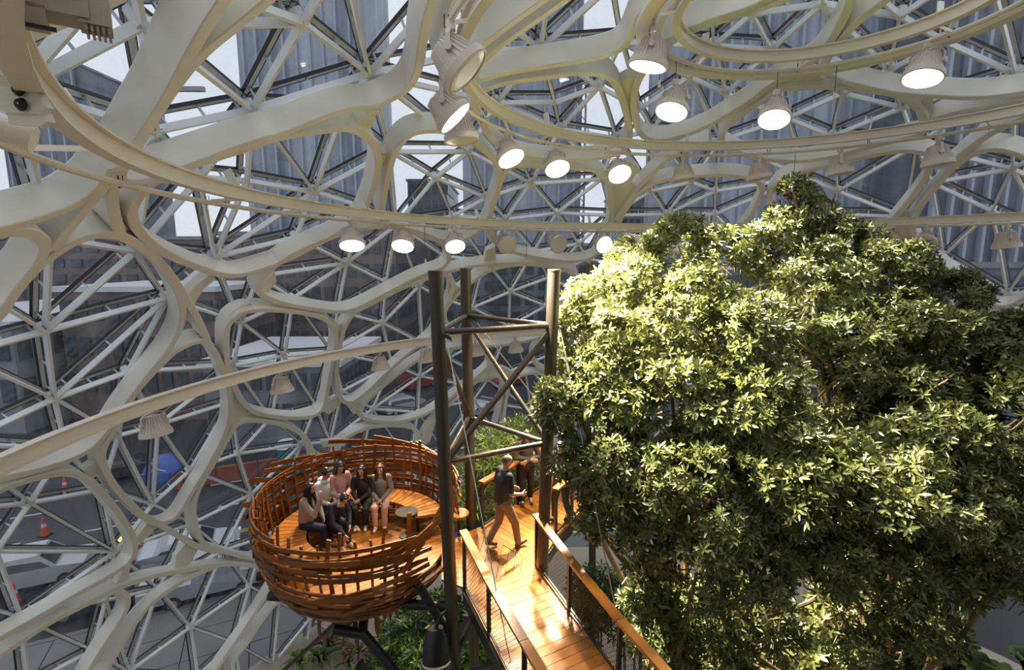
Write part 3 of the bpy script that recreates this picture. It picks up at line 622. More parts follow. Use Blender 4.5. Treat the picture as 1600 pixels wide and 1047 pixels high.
def lamp(mount, aim, on, label, power=0., cone=75., col=(1, .89, .66), drop=0.):
    m = lamp_meshes(); mount = np.asarray(mount, float) - V(0, 0, drop)
    t = thing('high_bay_lamp', mount, label, 'lamp', 'lamps hung from the ring rails')
    ax = unit(np.asarray(aim, float)); yaw = math.atan2(ax[1], ax[0]) - math.pi / 2
    link('clamp', m['clamp'], t)
    if drop: MB().tube([mount, mount + V(0, 0, drop)], .006, 5).obj('cable', M_BOLT, t)
    yo = link('yoke', m['yoke'], t, rot=(0, 0, yaw)); link('knob', m['knob'], yo, (-.255, 0, -.34)); link('knob', m['knob'], yo, (.255, 0, -.34))
    h = link('housing', m['housing'], t, (0, 0, -.34))
    z = -ax; x = V(math.cos(yaw), math.sin(yaw), 0); x = unit(x - z * (x @ z)); y = np.cross(z, x)
    h.rotation_euler = Matrix(((x[0], y[0], z[0]), (x[1], y[1], z[1]), (x[2], y[2], z[2]))).to_euler()
    link('heat_sink', m['heat_sink'], h); link('rim', m['rim'], h); link('lens', m['on' if on else 'off'], h)
    if power:
        ld = bpy.data.lights.new('lamp_light', 'SPOT'); ld.energy = power; ld.color = col; ld.spot_size = math.radians(cone); ld.spot_blend = .6; ld.shadow_soft_size = .24
        lo = bpy.data.objects.new('lamp_light', ld); COL.objects.link(lo); lo.parent = h; lo.location = (0, 0, -.32)
    return t
TREE_C = V(3.2, 9.2, -3.2); NEST_C = V(-2.86, 9.12, DECK)
def aim_to(p, q): return np.asarray(q, float) - np.asarray(p, float)
LAMPS = [  # ring, frame point on the conduit, lit, aim ('d' down or a point), power, label
 (2, (700, 34), 0, V(6, 6, -4), 0, 'large unlit lamp with ribbed casing at the left of the middle rail'),
 (2, (688, 128), 1, V(3.9, 8.4, -2.6), 14000, 'lit lamp tilted right just below the large ribbed lamp'),
 (2, (716, 168), 0, 'd', 0, 'unlit bell lamp hanging straight down beside the tilted lit lamp'),
 (2, (790, 212), 1, V(2.8, 8.4, -3.6), 15000, 'first lit lamp on the far side of the middle rail'),
 (2, (868, 228), 1, V(2.4, 8.0, -4.6), 15000, 'second lit lamp along the far side of the middle rail'),
 (2, (966, 241), 1, V(3.8, 7.7, -4.0), 20000, 'third lit lamp on the far middle rail above the tree'),
 (2, (1068, 246), 0, 'd', 0, 'unlit lamp on the middle rail right of the three lit ones'),
 (2, (1188, 244), 0, 'd', 0, 'small unlit lamp above the tree top on the middle rail'),
 (2, (1314, 233), 0, 'd', 0, 'unlit lamp on the middle rail right of the tree top'),
 (2, (1468, 211), 0, 'd', 0, 'unlit lamp at the right end of the middle rail'),
 (3, (1008, 40), 1, V(.3, 9.3, -5.5), 2700, 'big lit lamp at the left of the smallest rail'),
 (3, (1056, 97), 1, V(.3, 7.3, -5.5), 800, 'lit lamp hanging below the bend of the smallest rail'),
 (3, (1216, 112), 1, V(3.2, 7.2, -4.4), 8000, 'lit lamp under the middle of the smallest rail'),
 (3, (1448, 58), 1, V(5.6, 8.4, -2), 2200, 'lit lamp with ribbed casing at the right of the smallest rail'),
 (1, (548, 350), 1, V(-2.8, 9.1, -6), 1050, 'leftmost lit lamp on the far side of the widest rail'),
 (1, (630, 356), 1, V(-2.8, 9.1, -6), 1050, 'second lit lamp from the left on the widest rail'),
 (1, (710, 358), 1, V(.0, 9.6, -6), 1500, 'third lit lamp from the left on the widest rail'),
 (1, (788, 360), 0, V(4, 9, -5), 0, 'unlit lamp on the widest rail above the right mast'),
 (1, (868, 361), 0, V(8, 6, -4), 0, 'unlit lamp turned sideways on the widest rail near the tree'),
 (1, (938, 361), 1, V(7, 8, -3), 900, 'lit lamp turned towards the tree at its left shoulder'),
 (1, (1450, 361), 0, V(0, 3, -12), 0, 'lamp on the widest rail just right of the tree crown'),
 (1, (1576, 356), 0, 'd', 0, 'lamp on the widest rail at the right edge'),
 (4, (236, 628), 0, 'd', 0, 'unlit lamp under the lower rail at the far left'),
 (4, (434, 570), 0, 'd', 0, 'unlit lamp under the lower rail in the rounded loop'),
 (4, (592, 540), 0, 'd', 0, 'small unlit lamp on the lower rail left of the masts'),
 (4, (666, 530), 0, 'd', 0, 'unlit lamp on the lower rail touching the dark mast'),
 (4, (742, 524), 0, 'd', 0, 'unlit lamp on the lower rail between the masts'),
 (4, (805, 519), 0, 'd', 0, 'unlit lamp on the lower rail beside the right mast'),
]
for k, px, on, aim, pw, lab in LAMPS:
    p = ring_pt(k, *px)
    a = V(.12, -.05, -1) if isinstance(aim, str) else aim_to(p, aim)
    lamp(p, a, on, lab, pw, 50 if pw > 10000 else (48 if pw > 3000 else 56), col=(1, .80, .50) if k == 1 or 'smallest' in lab and px[0] < 1100 else (1, .905, .69), drop=.35 if 'below the bend' in lab or 'under the middle' in lab else 0.)
# pull cords that hang from the rails
for k, px, lab in ((3, (1010, 100), 'pull cord hanging beside the lit lamps of the smallest rail'), (3, (1308, 105), 'pull cord with a long handle hanging from the smallest rail'), (1, (664, 358), 'thin pull cord on the widest rail above the dark mast'), (1, (823, 361), 'thin pull cord on the widest rail above the right mast'), (2, (1243, 242), 'pull cord above the top of the tree')):
    p = ring_pt(k, *px); L = .62 if k == 3 else 1.0; t = thing('pull_cord', p - V(0, 0, L), lab, 'cord')
    MB().tube([p, p - V(0, 0, L)], .007, 5).obj('cord', M_BOLT, t); MB().cone(p - V(0, 0, L), p - V(0, 0, L - .12), .03, .018, 8).obj('handle', M_RAIL, t)
# drive unit that sits on the near end of the widest rail, top left corner
p = at_y(92, 20, 2.35); t = thing('rail_drive_unit', p, 'beige drive unit clamped on the rail in the top left corner', 'drive unit')
MD = mat('beige_cast_housing', (.40, .34, .27), .4)
yw = math.radians(35); ca = [[math.cos(yw), math.sin(yw), 0], [-math.sin(yw), math.cos(yw), 0], [0, 0, 1]]
KU = 1.62
def dv(x, y, z): return p + V(x, y, z) * KU @ np.array(ca)
MB().box(dv(0, 0, .03), (.13 * KU, .10 * KU, .09 * KU), ax=ca).obj('gearbox', MD, t); MB().box(dv(.075, 0, .01), (.07 * KU, .09 * KU, .07 * KU), ax=ca).obj('motor', MD, t)
MB().box(dv(-.05, -.02, -.03), (.055 * KU, .06 * KU, .05 * KU), ax=ca).obj('clamp', MD, t); MB().box(dv(.0, -.055, .045), (.075 * KU, .02 * KU, .025 * KU), ax=ca).obj('slot', M_GASKET, t)
for i in range(5): MB().box(dv(.055 + i * .012, 0, -.03), (.006 * KU, .08 * KU, .02 * KU), ax=ca).obj('rib', MD, t)
MB().box(dv(-.04, -.05, -.06), (.07 * KU, .012 * KU, .008 * KU), ax=ca).obj('seal', M_GASKET, t); MB().box(dv(-.13, .02, .02), (.07 * KU, .05 * KU, .09 * KU), ax=ca).obj('side_plate', M_FIN, t)

# end bracket and conduit box at the left edge of the widest rail
r1 = bpy.data.objects['lighting_rail']
q = [at_y(x, y, 3.0) for x, y in ((-6, 126), (46, 127), (72, 168), (60, 178), (14, 176), (-6, 170))]
eb = MB().prism(q, V(.02, .03, 0)).obj('end_bracket', M_STEEL, r1)
q = [at_y(x, y, 3.02) for x, y in ((10, 172), (66, 168), (74, 190), (60, 198), (14, 194))]; MB().prism(q, V(.02, .03, 0)).obj('lower_plate', M_STEEL, eb)
for x, y in ((29, 140), (33, 163)): c = at_y(x, y, 2.98); MB().lathe([(.005, .02), (.025, .018), (.033, .004), (.036, 0)], 14, c, [[1, 0, 0], [0, 0, 1], [0, -1, 0]]).obj('bolt', M_BOLT, eb, True)
c = at_y(14, 208, 3.3); MB().cone(c + V(-.2, -.05, .1), c + V(.06, .1, -.02), .085, .085, 20).obj('conduit_box', M_RAIL, r1, True)
# ================================================================== masts, walkway, railings
def lean(px0, px1, Y):
    """axis of a mast from two frame points at distance Y; returns a function of height"""
    a = at_y(*px0, Y); b = at_y(*px1, Y)
    return lambda z: a + (b - a) * ((z - a[2]) / (b[2] - a[2]))
PL = lean((680, 425), (703, 900), 7.62); PM = lean((727, 420), (736, 820), 9.9); PR = lean((866, 422), (851, 790), 8.45); PB = lean((922, 412), (926, 930), 14.0)
tw = thing('mast_frame', (0., 8.6, GROUND), 'bronze steel masts tied by tubes and rods beside the nest', 'mast frame')
Z1, Z2 = -1.12, -3.17
for nm, f, ztop in (('a', PL, at_y(680, 424, 7.62)[2]), ('b', PM, at_y(727, 420, 9.9)[2]), ('c', PR, at_y(866, 422, 8.45)[2]), ('d', PB, at_y(922, 412, 14.)[2])):
    r = .105
    po = MB().tube([f(GROUND), f(-8), f(-4), f(ztop)], r, 20).obj('mast', M_POST, tw, True)
    MB().lathe([(.01, .012), (r, .012), (r + .004, 0), (r + .004, -.02), (r, -.02)], 20, f(ztop)).obj('cap', M_POST, po)
def tie(a, b, r=.05): MB().tube([a, b], r, 12).obj('tie_tube', M_POST, tw, True)
for z in (Z1, Z2): tie(PL(z), PR(z)); tie(PM(z), PR(z), .045); tie(PL(z), PM(z), .045)
tie(PR(Z1 - .06), PL(Z2 - .02)); tie(PM(Z1 - .08), PR(Z2 + .02), .045); tie(PL(Z1 - .1), PM(Z2 + .1), .045)
for f, s in ((PL, 1), (PM, 1), (PR, 1)):
    c = f(Z1)
    for d in (-.035, .035):
        MB().prism([c + V(.08 * s, d - .1, .02), c + V(.2 * s, d - .1, -.06), c + V(.22 * s, d - .1, -.12), c + V(.08 * s, d - .1, -.02), c + V(.06 * s, d - .1, .42)], V(0, .012, 0)).obj('lug_plate', M_POST, tw)
    MB().cone(c + V(.14 * s, -.2, -.03), c + V(.14 * s, .02, -.03), .025, .025, 8).obj('pin', M_BLACK, tw)
# hanging rods from the masts to the walkway edge
for a, b in ((PL(Z1) + V(.13, -.1, -.05), at_z(800, 1047, DECK - .1)), (PR(Z1) + V(.13, -.1, -.05), at_z(968, 985, DECK - .1)), (PM(Z1) + V(.14, -.1, -.03), at_y(880, 680, 11.))):
    r = MB().tube([a, b], .009, 6).obj('rod', M_CABLE, tw); q = a + (b - a) * .12; MB().tube([q, q + unit(b - a) * .16], .02, 6).obj('turnbuckle', M_CABLE, r)

# ---- boards
def clip(poly, n, d, keep):
    out = []
    for i in range(len(poly)):
        a, b = poly[i], poly[(i + 1) % len(poly)]; da, db = (a @ n - d) * keep, (b @ n - d) * keep
        if da >= 0: out.append(a)
        if da * db < 0: out.append(a + (b - a) * (da / (da - db)))
    return out
def boards(poly, dirn, width, z, thick, parent, m, gap=.008, name='board', jitter=.003):
    P = [np.array(q[:2], float) for q in poly]; u = unit(np.array(dirn[:2], float)); n = np.array([-u[1], u[0]])
    lo = min(p @ n for p in P); hi = max(p @ n for p in P); k = 0; d = lo
    while d < hi:
        q = clip(clip(P, n, d + gap / 2, 1), n, d + width - gap / 2, -1); d += width
        if len(q) < 3: continue
        A = abs(sum(q[i][0] * q[(i + 1) % len(q)][1] - q[(i + 1) % len(q)][0] * q[i][1] for i in range(len(q)))) / 2
        if A < .004: continue
        zz = z - random.random() * jitter; MB().prism([(p[0], p[1], zz - thick) for p in q], (0, 0, thick)).obj(name, m, parent); k += 1
    return k
DZ = lambda x, y: at_z(x, y, DECK)
wl0, wl1 = DZ(727, 921), DZ(806, 1085); wr0, wr1 = DZ(838, 884), DZ(1000, 1085)
wdir = unit((wl1 - wl0) + (wr1 - wr0)); wl1 = wl0 + wdir * 4.2; wr1 = wr0 + wdir * 4.2
across = unit(wr0 - wl0)
wk = thing('walkway', (float(wl0[0] + wr0[0]) / 2, float(wl0[1]), DECK - .2), 'narrow timber walkway of cross boards leading to the landing', 'walkway')
boards([wl0, wr0, wr1, wl1], across, .165, DECK, .04, wk, M_WOOD)
for a, b in ((wl0, wl1), (wr0, wr1)):
    MB().bar(a + V(0, 0, -.16), b + V(0, 0, -.16), .08, .22).obj('stringer', M_BLACK, wk)
for k in range(5):
    q = .1 + k * .95; MB().bar(wl0 + wdir * q + V(0, 0, -.17), wr0 + wdir * q + V(0, 0, -.17), .08, .16).obj('joist', M_BLACK, wk)
ld = thing('landing', (.3, 9., DECK - .2), 'timber landing with slanting boards where the man walks', 'landing')
A, B, Cc, D, E_, F_, G_, H_ = wl0, wr0, DZ(872, 837), DZ(906, 802), DZ(945, 768), DZ(862, 745), DZ(754, 822), DZ(716, 836)
mid1, mid2 = DZ(765, 838), DZ(838, 876)
boards([A, B, mid1 + (B - mid1) * .75, mid1, H_], DZ(752, 842) - DZ(735, 900), .135, DECK, .04, ld, M_WOOD)
boards([mid1, mid1 + (B - mid1) * .75, B, Cc, D, E_, F_, G_, H_], DZ(834, 820) - DZ(801, 803), .135, DECK, .04, ld, M_WOOD)
for a, b in ((A, H_), (H_, G_), (G_, F_), (B, Cc), (Cc, D), (D, E_), (A, B)): MB().bar(a + V(0, 0, -.15), b + V(0, 0, -.15), .07, .2).obj('edge_beam', M_BLACK, ld)
# wood sill between landing and nest
br = thing('nest_threshold', DZ(712, 880), 'timber threshold boards between the landing and the nest', 'threshold')
boards([DZ(726, 918), DZ(717, 838), DZ(690, 850), DZ(690, 905)], (1, .1), .14, DECK, .04, br, M_WOOD)

def railing(pts, hs, label, mesh=True, first=True, rail_w=.13):
    """pts: feet of the posts on the boards; hs: heights of the handrail above each"""
    t = thing('railing', pts[0], label, 'railing', 'timber topped railings of the walkway')
    P = [np.array(p, float) for p in pts]; T = [p + V(0, 0, h) for p, h in zip(P, hs)]
    for p, q in zip(P, T): MB().bar(p - V(0, 0, .25), q - V(0, 0, .03), .055, .05, wdir).obj('post', M_BLACK, t)
    for i in range(len(P) - 1):
        d = unit(T[i + 1] - T[i]); e = .0 if i else .04
        MB().bar(T[i] - d * e, T[i + 1] - d * .01, rail_w, .045).obj('handrail', M_WOOD, t)
        MB().bar(T[i] + V(0, 0, -.045), T[i + 1] + V(0, 0, -.045), .05, .03).obj('top_bar', M_BLACK, t)
        MB().bar(P[i] + V(0, 0, .06), P[i + 1] + V(0, 0, .06), .03, .03).obj('bottom_bar', M_BLACK, t)
        if mesh:
            w = MB(); L = np.linalg.norm(P[i + 1] - P[i]); H0 = (hs[i] + hs[i + 1]) / 2 - .12; s = .075; n = int((L + H0) / s)
            ex = (P[i + 1] - P[i]) / L
            for sg in (0, 1):
                for k in range(1, n):
                    c = k * s; x0, z0 = (c, 0) if c <= L else (L, c - L); x1, z1 = (0, c) if c <= H0 else (c - H0, H0)
                    if sg: x0, x1 = L - x0, L - x1
                    a = P[i] + ex * x0 + V(0, 0, .07 + z0); b = P[i] + ex * x1 + V(0, 0, .07 + z1); w.tube([a, b], .0032, 3)
            o = w.obj('wire_mesh', M_BLACK, t); o['kind'] = 'stuff'
    return t
f1 = DZ(838, 884); f2 = DZ(889, 954); dd = f2 - f1
railing([f1, f2, DZ(966, 1062), DZ(966, 1062) + wdir * 1.4], [.96, .88, .86, .86], 'right railing of the walkway with wood handrail and wire mesh')
g1 = DZ(726, 918); g2 = DZ(764, 992)
railing([g1, g2, DZ(819, 1100), DZ(819, 1100) + wdir * .9], [1.0, .88, .86, .86], 'left railing of the walkway with wood handrail and wire mesh')
railing([DZ(754, 825), DZ(809, 788), DZ(858, 756)], [1.0, 1.0, 1.0], 'railing at the back of the landing behind the walking man')
railing([DZ(868, 838), DZ(893, 812), DZ(925, 782)], [1.0, 1.0, 1.0], 'short railing on the right of the landing half behind leaves')

# ---- steel below the walkway
fr = thing('support_frame', (-1.6, 8.0, GROUND), 'dark steel tubes that carry the nest and reach down to the floor', 'support frame')
hub = at_y(560, 985, 8.15)
for a, b, r in ((at_z(402, 901, -5.85), V(-1.2, 9.3, -5.85), .085), (at_z(421, 931, -5.95), V(-1.1, 8.0, -5.95), .085), (at_y(522, 984, 8.0), at_y(572, 992, 8.0), .09), (at_y(566, 988, 8.0), at_y(566, 988, 8.0) + (at_y(690, 1140, 7.4) - at_y(566, 988, 8.0)) * 2.2, .085),
                (at_y(530, 968, 8.3), at_y(430, 1060, 9.6), .04), (at_y(530, 968, 8.3), V(-2.9, 9.0, -5.9), .085), (at_y(566, 988, 8.0), V(-2.7, 9.0, -5.9), .085), (at_y(655, 915, 7.9), PL(-6.35), .075), (at_y(655, 915, 7.9), V(-2.4, 8.4, -5.95), .075),
                (PL(-6.6), PM(-7.6), .06), (PM(-6.4), PR(-8.0), .05), (PL(-7.0), wl0 + wdir * 1.4 + V(0, 0, -.25), .05)):
    MB().tube([a, b], r, 12).obj('strut', M_BLACK, fr, True)
th_ = np.linspace(0, 2 * math.pi, 40, endpoint=False)
MB().tube(np.stack([-2.86 + 1.1 * np.cos(th_), 9.1 + 1.1 * np.sin(th_), np.full(40, -5.78)], 1), .07, 8, True).obj('ring_beam', M_BLACK, fr, True)
# black bucket floodlight clamped to the dark mast under the walkway
c = at_y(681, 1012, 7.35); ax = unit(V(.05, -.28, -1)); _, s1, s2 = frame(ax, (1, 0, 0)); R3 = [s1, s2, ax]
t = thing('bucket_floodlight', c, 'black bucket floodlight with a pale rim below the nest', 'floodlight')
MB().lathe([(.02, -.3), (.13, -.3), (.2, -.1), (.225, .2), (.215, .2), (.19, -.08), (.02, -.1)], 24, c, R3).obj('shade', M_BLACK, t, True)
MB().lathe([(.205, .2), (.232, .195), (.232, .225), (.205, .225)], 24, c, R3).obj('rim', M_LENS_OFF, t); MB().tube([c - ax * .28, c - ax * .45 + V(.1, 0, .05), PL(c[2] + .5)], .03, 8).obj('arm', M_BLACK, t)

# ================================================================== the nest
nest = thing('woven_nest', NEST_C + V(0, 0, -.9), 'round woven timber nest with a bench inside', 'nest')
NPZ = [-6.32, -6.2, -6.0, -5.7, -5.4, -5.1, -4.8, -4.5, -4.2, -4.0, -3.7]; NPR = [.75, 1.05, 1.34, 1.58, 1.71, 1.78, 1.82, 1.83, 1.82, 1.8, 1.77]
def nr(z): return float(np.interp(z, NPZ, NPR))
def npt(a, z, dr=0.): return V(NEST_C[0] + (nr(z) + dr) * math.cos(a), NEST_C[1] + (nr(z) + dr) * math.sin(a), z)
rs = random.Random(11)
def rim(a):   # the wall is open to the landing on the right and dips a little towards the camera
    return -4.32 + .16 * math.sin(a) - .05 * math.cos(2 * a)
def slat(a0, a1, z0, z1, dr0, dr1, h=.085, fl=0.):
    n = max(5, int(abs(a1 - a0) / .12)); P = []; U = []
    for i in range(n + 1):
        q = i / n; a = a0 + (a1 - a0) * q; z = z0 + (z1 - z0) * q; d = dr0 + (dr1 - dr0) * q + fl * max(0, q - .8) * 5 * .5 + fl * max(0, .2 - q) * 5 * .3
        P.append(npt(a, z, d)); s = (nr(z + .05) - nr(z - .05)) / .1; U.append(unit(V(s * math.cos(a), s * math.sin(a), 1)))
    MB().sweep(P, [(-.011, -h / 2), (-.011, h / 2), (.011, h / 2), (.011, -h / 2)], np.array(U)).obj('slat', M_NEST, nest)
OPEN0, OPEN1 = math.radians(-38), math.radians(8)   # doorway towards the landing
z = -6.2
while z < -4.2:
    a = rs.random() * 6.28; end = a + 2 * math.pi
    while a < end:
        L = rs.uniform(.75, 1.9); z0 = z + rs.uniform(-.07, .07); z1 = z + rs.uniform(-.12, .12)
        b = a + L
        if z > -5.5:   # leave the doorway free
            am, bm = (a + math.pi) % (2 * math.pi) - math.pi, 0
            bm = am + L
            if am < OPEN1 and bm > OPEN0:
                if am < OPEN0 - .3: L = OPEN0 - am; b = a + L
                elif am < OPEN1 + .01: a += OPEN1 - am + .02; continue
            if am < OPEN0 + 2 * math.pi < bm: b = a + (OPEN0 + 2 * math.pi - am)
        if z1 < rim(b) + .1 and z0 < rim(a) + .1: slat(a, b, z0, z1, rs.uniform(-.05, .08), rs.uniform(-.05, .11), rs.uniform(.05, .085), rs.choice([0, 0, .06, .12]))
        a = b - rs.uniform(0.02, .25)
        if L < .1: a += .2
    z += .075 if z < -5.5 else .085
# loose ends that rise out of the weave on the right and at the back
for a0, a1, z0, z1 in ((-.95, -.45, -5.05, -4.05), (-1.0, -.5, -4.85, -4.25), (-1.1, -.55, -4.75, -4.35), (1.9, 2.9, -4.35, -4.05), (.6, 1.7, -4.3, -4.0), (2.6, 3.3, -4.6, -4.02), (3.0, 3.7, -4.9, -4.35), (-1.7, -.7, -5.35, -5.05), (-2.4, -1.3, -4.75, -4.62), (-2.0, -.9, -4.62, -4.72), (2.2, 3.0, -4.5, -4.1), (2.7, 3.5, -5.0, -4.3), (1.2, 2.2, -4.2, -3.98), (-2.9, -2.0, -5.3, -4.8), (-2.2, -1.2, -5.5, -5.25), (-1.5, -.6, -5.7, -5.2), (.3, 1.2, -4.5, -4.1), (-3.0, -2.3, -4.9, -4.45)):
    slat(a0, a1, z0, z1, .05, .1, .09, .1)
for i in range(46):
    a = 2 * math.pi * (i + rs.uniform(-.2, .2)) / 52; am = (a + math.pi) % (2 * math.pi) - math.pi
    top = rim(a) + rs.uniform(-.12, .25)
    if OPEN0 < am < OPEN1: top = -5.6
    if i % 3 == 0: top += .08
    zs = np.linspace(-6.3 - rs.uniform(0, .18), top, 9); P = [npt(a + (0 if k < 7 else rs.uniform(-.02, .02)), float(np.clip(q, -6.32, -3.7)), -.045) + V(0, 0, min(0, q + 6.32)) for k, q in enumerate(zs)]
    U = [V(-math.sin(a), math.cos(a), 0)] * 9; w_r = rs.choice([.016, .02, .024, .036])
    MB().sweep(P, [(-.012, -w_r), (-.012, w_r), (.012, w_r), (.012, -w_r)], np.array(U)).obj('rib', M_NEST, nest)
for i in range(34):   # pointed board ends below the bowl
    a = 2 * math.pi * i / 34 + rs.uniform(-.05, .05); r = rs.uniform(.65, 1.1); c0 = V(NEST_C[0] + r * math.cos(a), NEST_C[1] + r * math.sin(a), -6.1); t0 = V(-math.sin(a), math.cos(a), 0) * .045; L = rs.uniform(.4, .75)
    MB().prism([c0 - t0, c0 + t0, c0 + t0 * .9 - V(0, 0, L * .8), c0 - V(0, 0, L), c0 - t0 * .9 - V(0, 0, L * .75)], V(math.cos(a), math.sin(a), 0) * .02).obj('board_end', M_NEST, nest)
fl = MB().lathe([(.02, -5.62), (1.55, -5.62), (1.55, -5.55), (.02, -5.55)], 40, (NEST_C[0], NEST_C[1], 0)).obj('floor_plate', M_BLACK, nest)
cp_ = [(NEST_C[0] + 1.55 * math.cos(q), NEST_C[1] + 1.55 * math.sin(q)) for q in np.linspace(0, 2 * math.pi, 36, endpoint=False)]
boards(cp_, (.8, .6), .13, DECK, .035, nest, M_WOOD, name='floor_board')
B0, B1 = math.radians(18), math.radians(238); nb = 40
for i in range(nb):   # bench of radial boards along the wall
    a, b = B0 + (B1 - B0) * i / nb + .006, B0 + (B1 - B0) * (i + 1) / nb - .006
    MB().prism([V(NEST_C[0] + r * math.cos(q), NEST_C[1] + r * math.sin(q), -5.1) for r, q in ((1.0, a), (1.58, a), (1.58, b), (1.0, b))], (0, 0, .045)).obj('bench_board', M_WOOD, nest)
for i in range(9):
    a = B0 + (B1 - B0) * (i + .5) / 9; MB().box((NEST_C[0] + 1.1 * math.cos(a), NEST_C[1] + 1.1 * math.sin(a), -5.3), (.05, .05, .4), a).obj('bench_leg', M_BLACK, nest)
bt = V(*at_z(635, 799, -4.98)); t = thing('side_table', (bt[0], bt[1], DECK), 'small round dark table standing inside the nest', 'table')
MB().lathe([(.01, .52), (.22, .52), (.225, .505), (.22, .49), (.01, .49)], 28, (bt[0], bt[1], DECK)).obj('table_top', mat('dark_grey_table', (.04, .037, .032), .85), t)
MB().tube([V(bt[0], bt[1], DECK + .02), V(bt[0], bt[1], DECK + .49)], .022, 10).obj('stem', M_BLACK, t); MB().lathe([(.01, .03), (.15, .02), (.16, 0), (.01, 0)], 20, (bt[0], bt[1], DECK)).obj('foot', M_BLACK, t)
bs = V(*at_z(717, 801, -5.0)); t = thing('round_stool', (bs[0], bs[1], DECK), 'round timber stool top at the nest doorway', 'stool')
MB().lathe([(.01, .5), (.2, .5), (.205, .48), (.2, .46), (.01, .46)], 24, (bs[0], bs[1], DECK)).obj('seat', M_WOOD, t); MB().tube([V(bs[0], bs[1], DECK), V(bs[0], bs[1], DECK + .46)], .03, 10).obj('stem', M_BLACK, t)
# ================================================================== trees and planting
def leaf_mat(name, c0, c1, rough=.34, trans=.18):
    m = bpy.data.materials.new(name); m.use_nodes = True; nt = m.node_tree; b = nt.nodes['Principled BSDF']; b.inputs['Roughness'].default_value = rough
    g = nt.nodes.new('ShaderNodeNewGeometry'); oi = nt.nodes.new('ShaderNodeObjectInfo'); ad = nt.nodes.new('ShaderNodeMath'); ad.operation = 'ADD'
    fr = nt.nodes.new('ShaderNodeMath'); fr.operation = 'FRACT'
    rp = nt.nodes.new('ShaderNodeValToRGB'); rp.color_ramp.elements[0].color = (*c0, 1); rp.color_ramp.elements[1].color = (*c1, 1)
    L = nt.links.new; L(g.outputs['Random Per Island'], ad.inputs[0]); L(oi.outputs['Random'], ad.inputs[1]); L(ad.outputs[0], fr.inputs[0]); L(fr.outputs[0], rp.inputs['Fac']); L(rp.outputs['Color'], b.inputs['Base Color'])
    tl = nt.nodes.new('ShaderNodeBsdfTranslucent'); mx = nt.nodes.new('ShaderNodeMixShader'); mx.inputs['Fac'].default_value = trans
    L(rp.outputs['Color'], tl.inputs['Color']); L(b.outputs[0], mx.inputs[1]); L(tl.outputs[0], mx.inputs[2]); L(mx.outputs[0], nt.nodes['Material Output'].inputs['Surface'])
    return m
M_LEAF = leaf_mat('fig_leaf', (.055, .070, .018), (.18, .198, .058), .32, .14); M_LEAF2 = leaf_mat('bamboo_leaf', (.12, .20, .03), (.26, .34, .08)); M_FERN = leaf_mat('lush_leaf', (.03, .075, .014), (.11, .20, .04)); M_REDL = leaf_mat('reddish_leaf', (.12, .05, .04), (.25, .13, .06))
M_BARK = mat('pale_bark', (.22, .15, .085), .8, var=.3, scale=9, bump=.4)
LEAF = np.array([(0, 0, 0), (-.17, .45, .035), (0, .5, -.015), (.17, .45, .035), (-.12, .82, .01), (.12, .82, .01), (0, 1, -.05)]); LEAF_F = np.array([(0, 2, 1), (0, 3, 2), (1, 2, 4), (2, 3, 5), (2, 6, 4), (2, 5, 6)])
def leaves_mesh(name, O, X, Y, Z, S, m, shape=LEAF, wid=1.0):
    """one mesh of many leaves: O origins, X/Y/Z axes, S lengths"""
    n = len(O); k = len(shape); B = shape * np.array([wid, 1, 1])
    V_ = O[:, None, :] + S[:, None, None] * (B[None, :, 0:1] * X[:, None, :] + B[None, :, 1:2] * Y[:, None, :] + B[None, :, 2:3] * Z[:, None, :])
    F_ = (LEAF_F[None] + (np.arange(n) * k)[:, None, None]).reshape(-1, 3)
    me = bpy.data.meshes.new(name); me.vertices.add(n * k); me.vertices.foreach_set('co', V_.reshape(-1)); nf = len(F_)
    me.loops.add(nf * 3); me.polygons.add(nf); me.loops.foreach_set('vertex_index', F_.reshape(-1).astype(np.int32)); me.polygons.foreach_set('loop_start', (np.arange(nf) * 3).astype(np.int32))
    me.materials.append(m); me.update(calc_edges=True); return me
def nrm(A): return A / np.maximum(np.linalg.norm(A, axis=1, keepdims=True), 1e-9)
def rosettes(P, N, k, S, spread, rng):
    """k leaves around each point P with axis N"""
    n = len(P); A = nrm(np.cross(N, rng.normal(size=(n, 3)))); B = np.cross(N, A); O, X, Y, Z, SS = [], [], [], [], []
    for i in range(k):
        th = 2 * math.pi * (i + rng.uniform(-.3, .3, n)) / k; el = rng.uniform(spread[0], spread[1], n)
        d = (np.cos(th)[:, None] * A + np.sin(th)[:, None] * B); y = nrm(d * np.cos(el)[:, None] + N * np.sin(el)[:, None]); z = nrm(N - y * np.sum(N * y, 1, keepdims=True)); x = np.cross(y, z)
        O.append(P + N * rng.uniform(-.05, .03, n)[:, None]); X.append(x); Y.append(y); Z.append(z); SS.append(S * rng.uniform(.75, 1.2, n))
    return [np.concatenate(q) for q in (O, X, Y, Z, SS)]
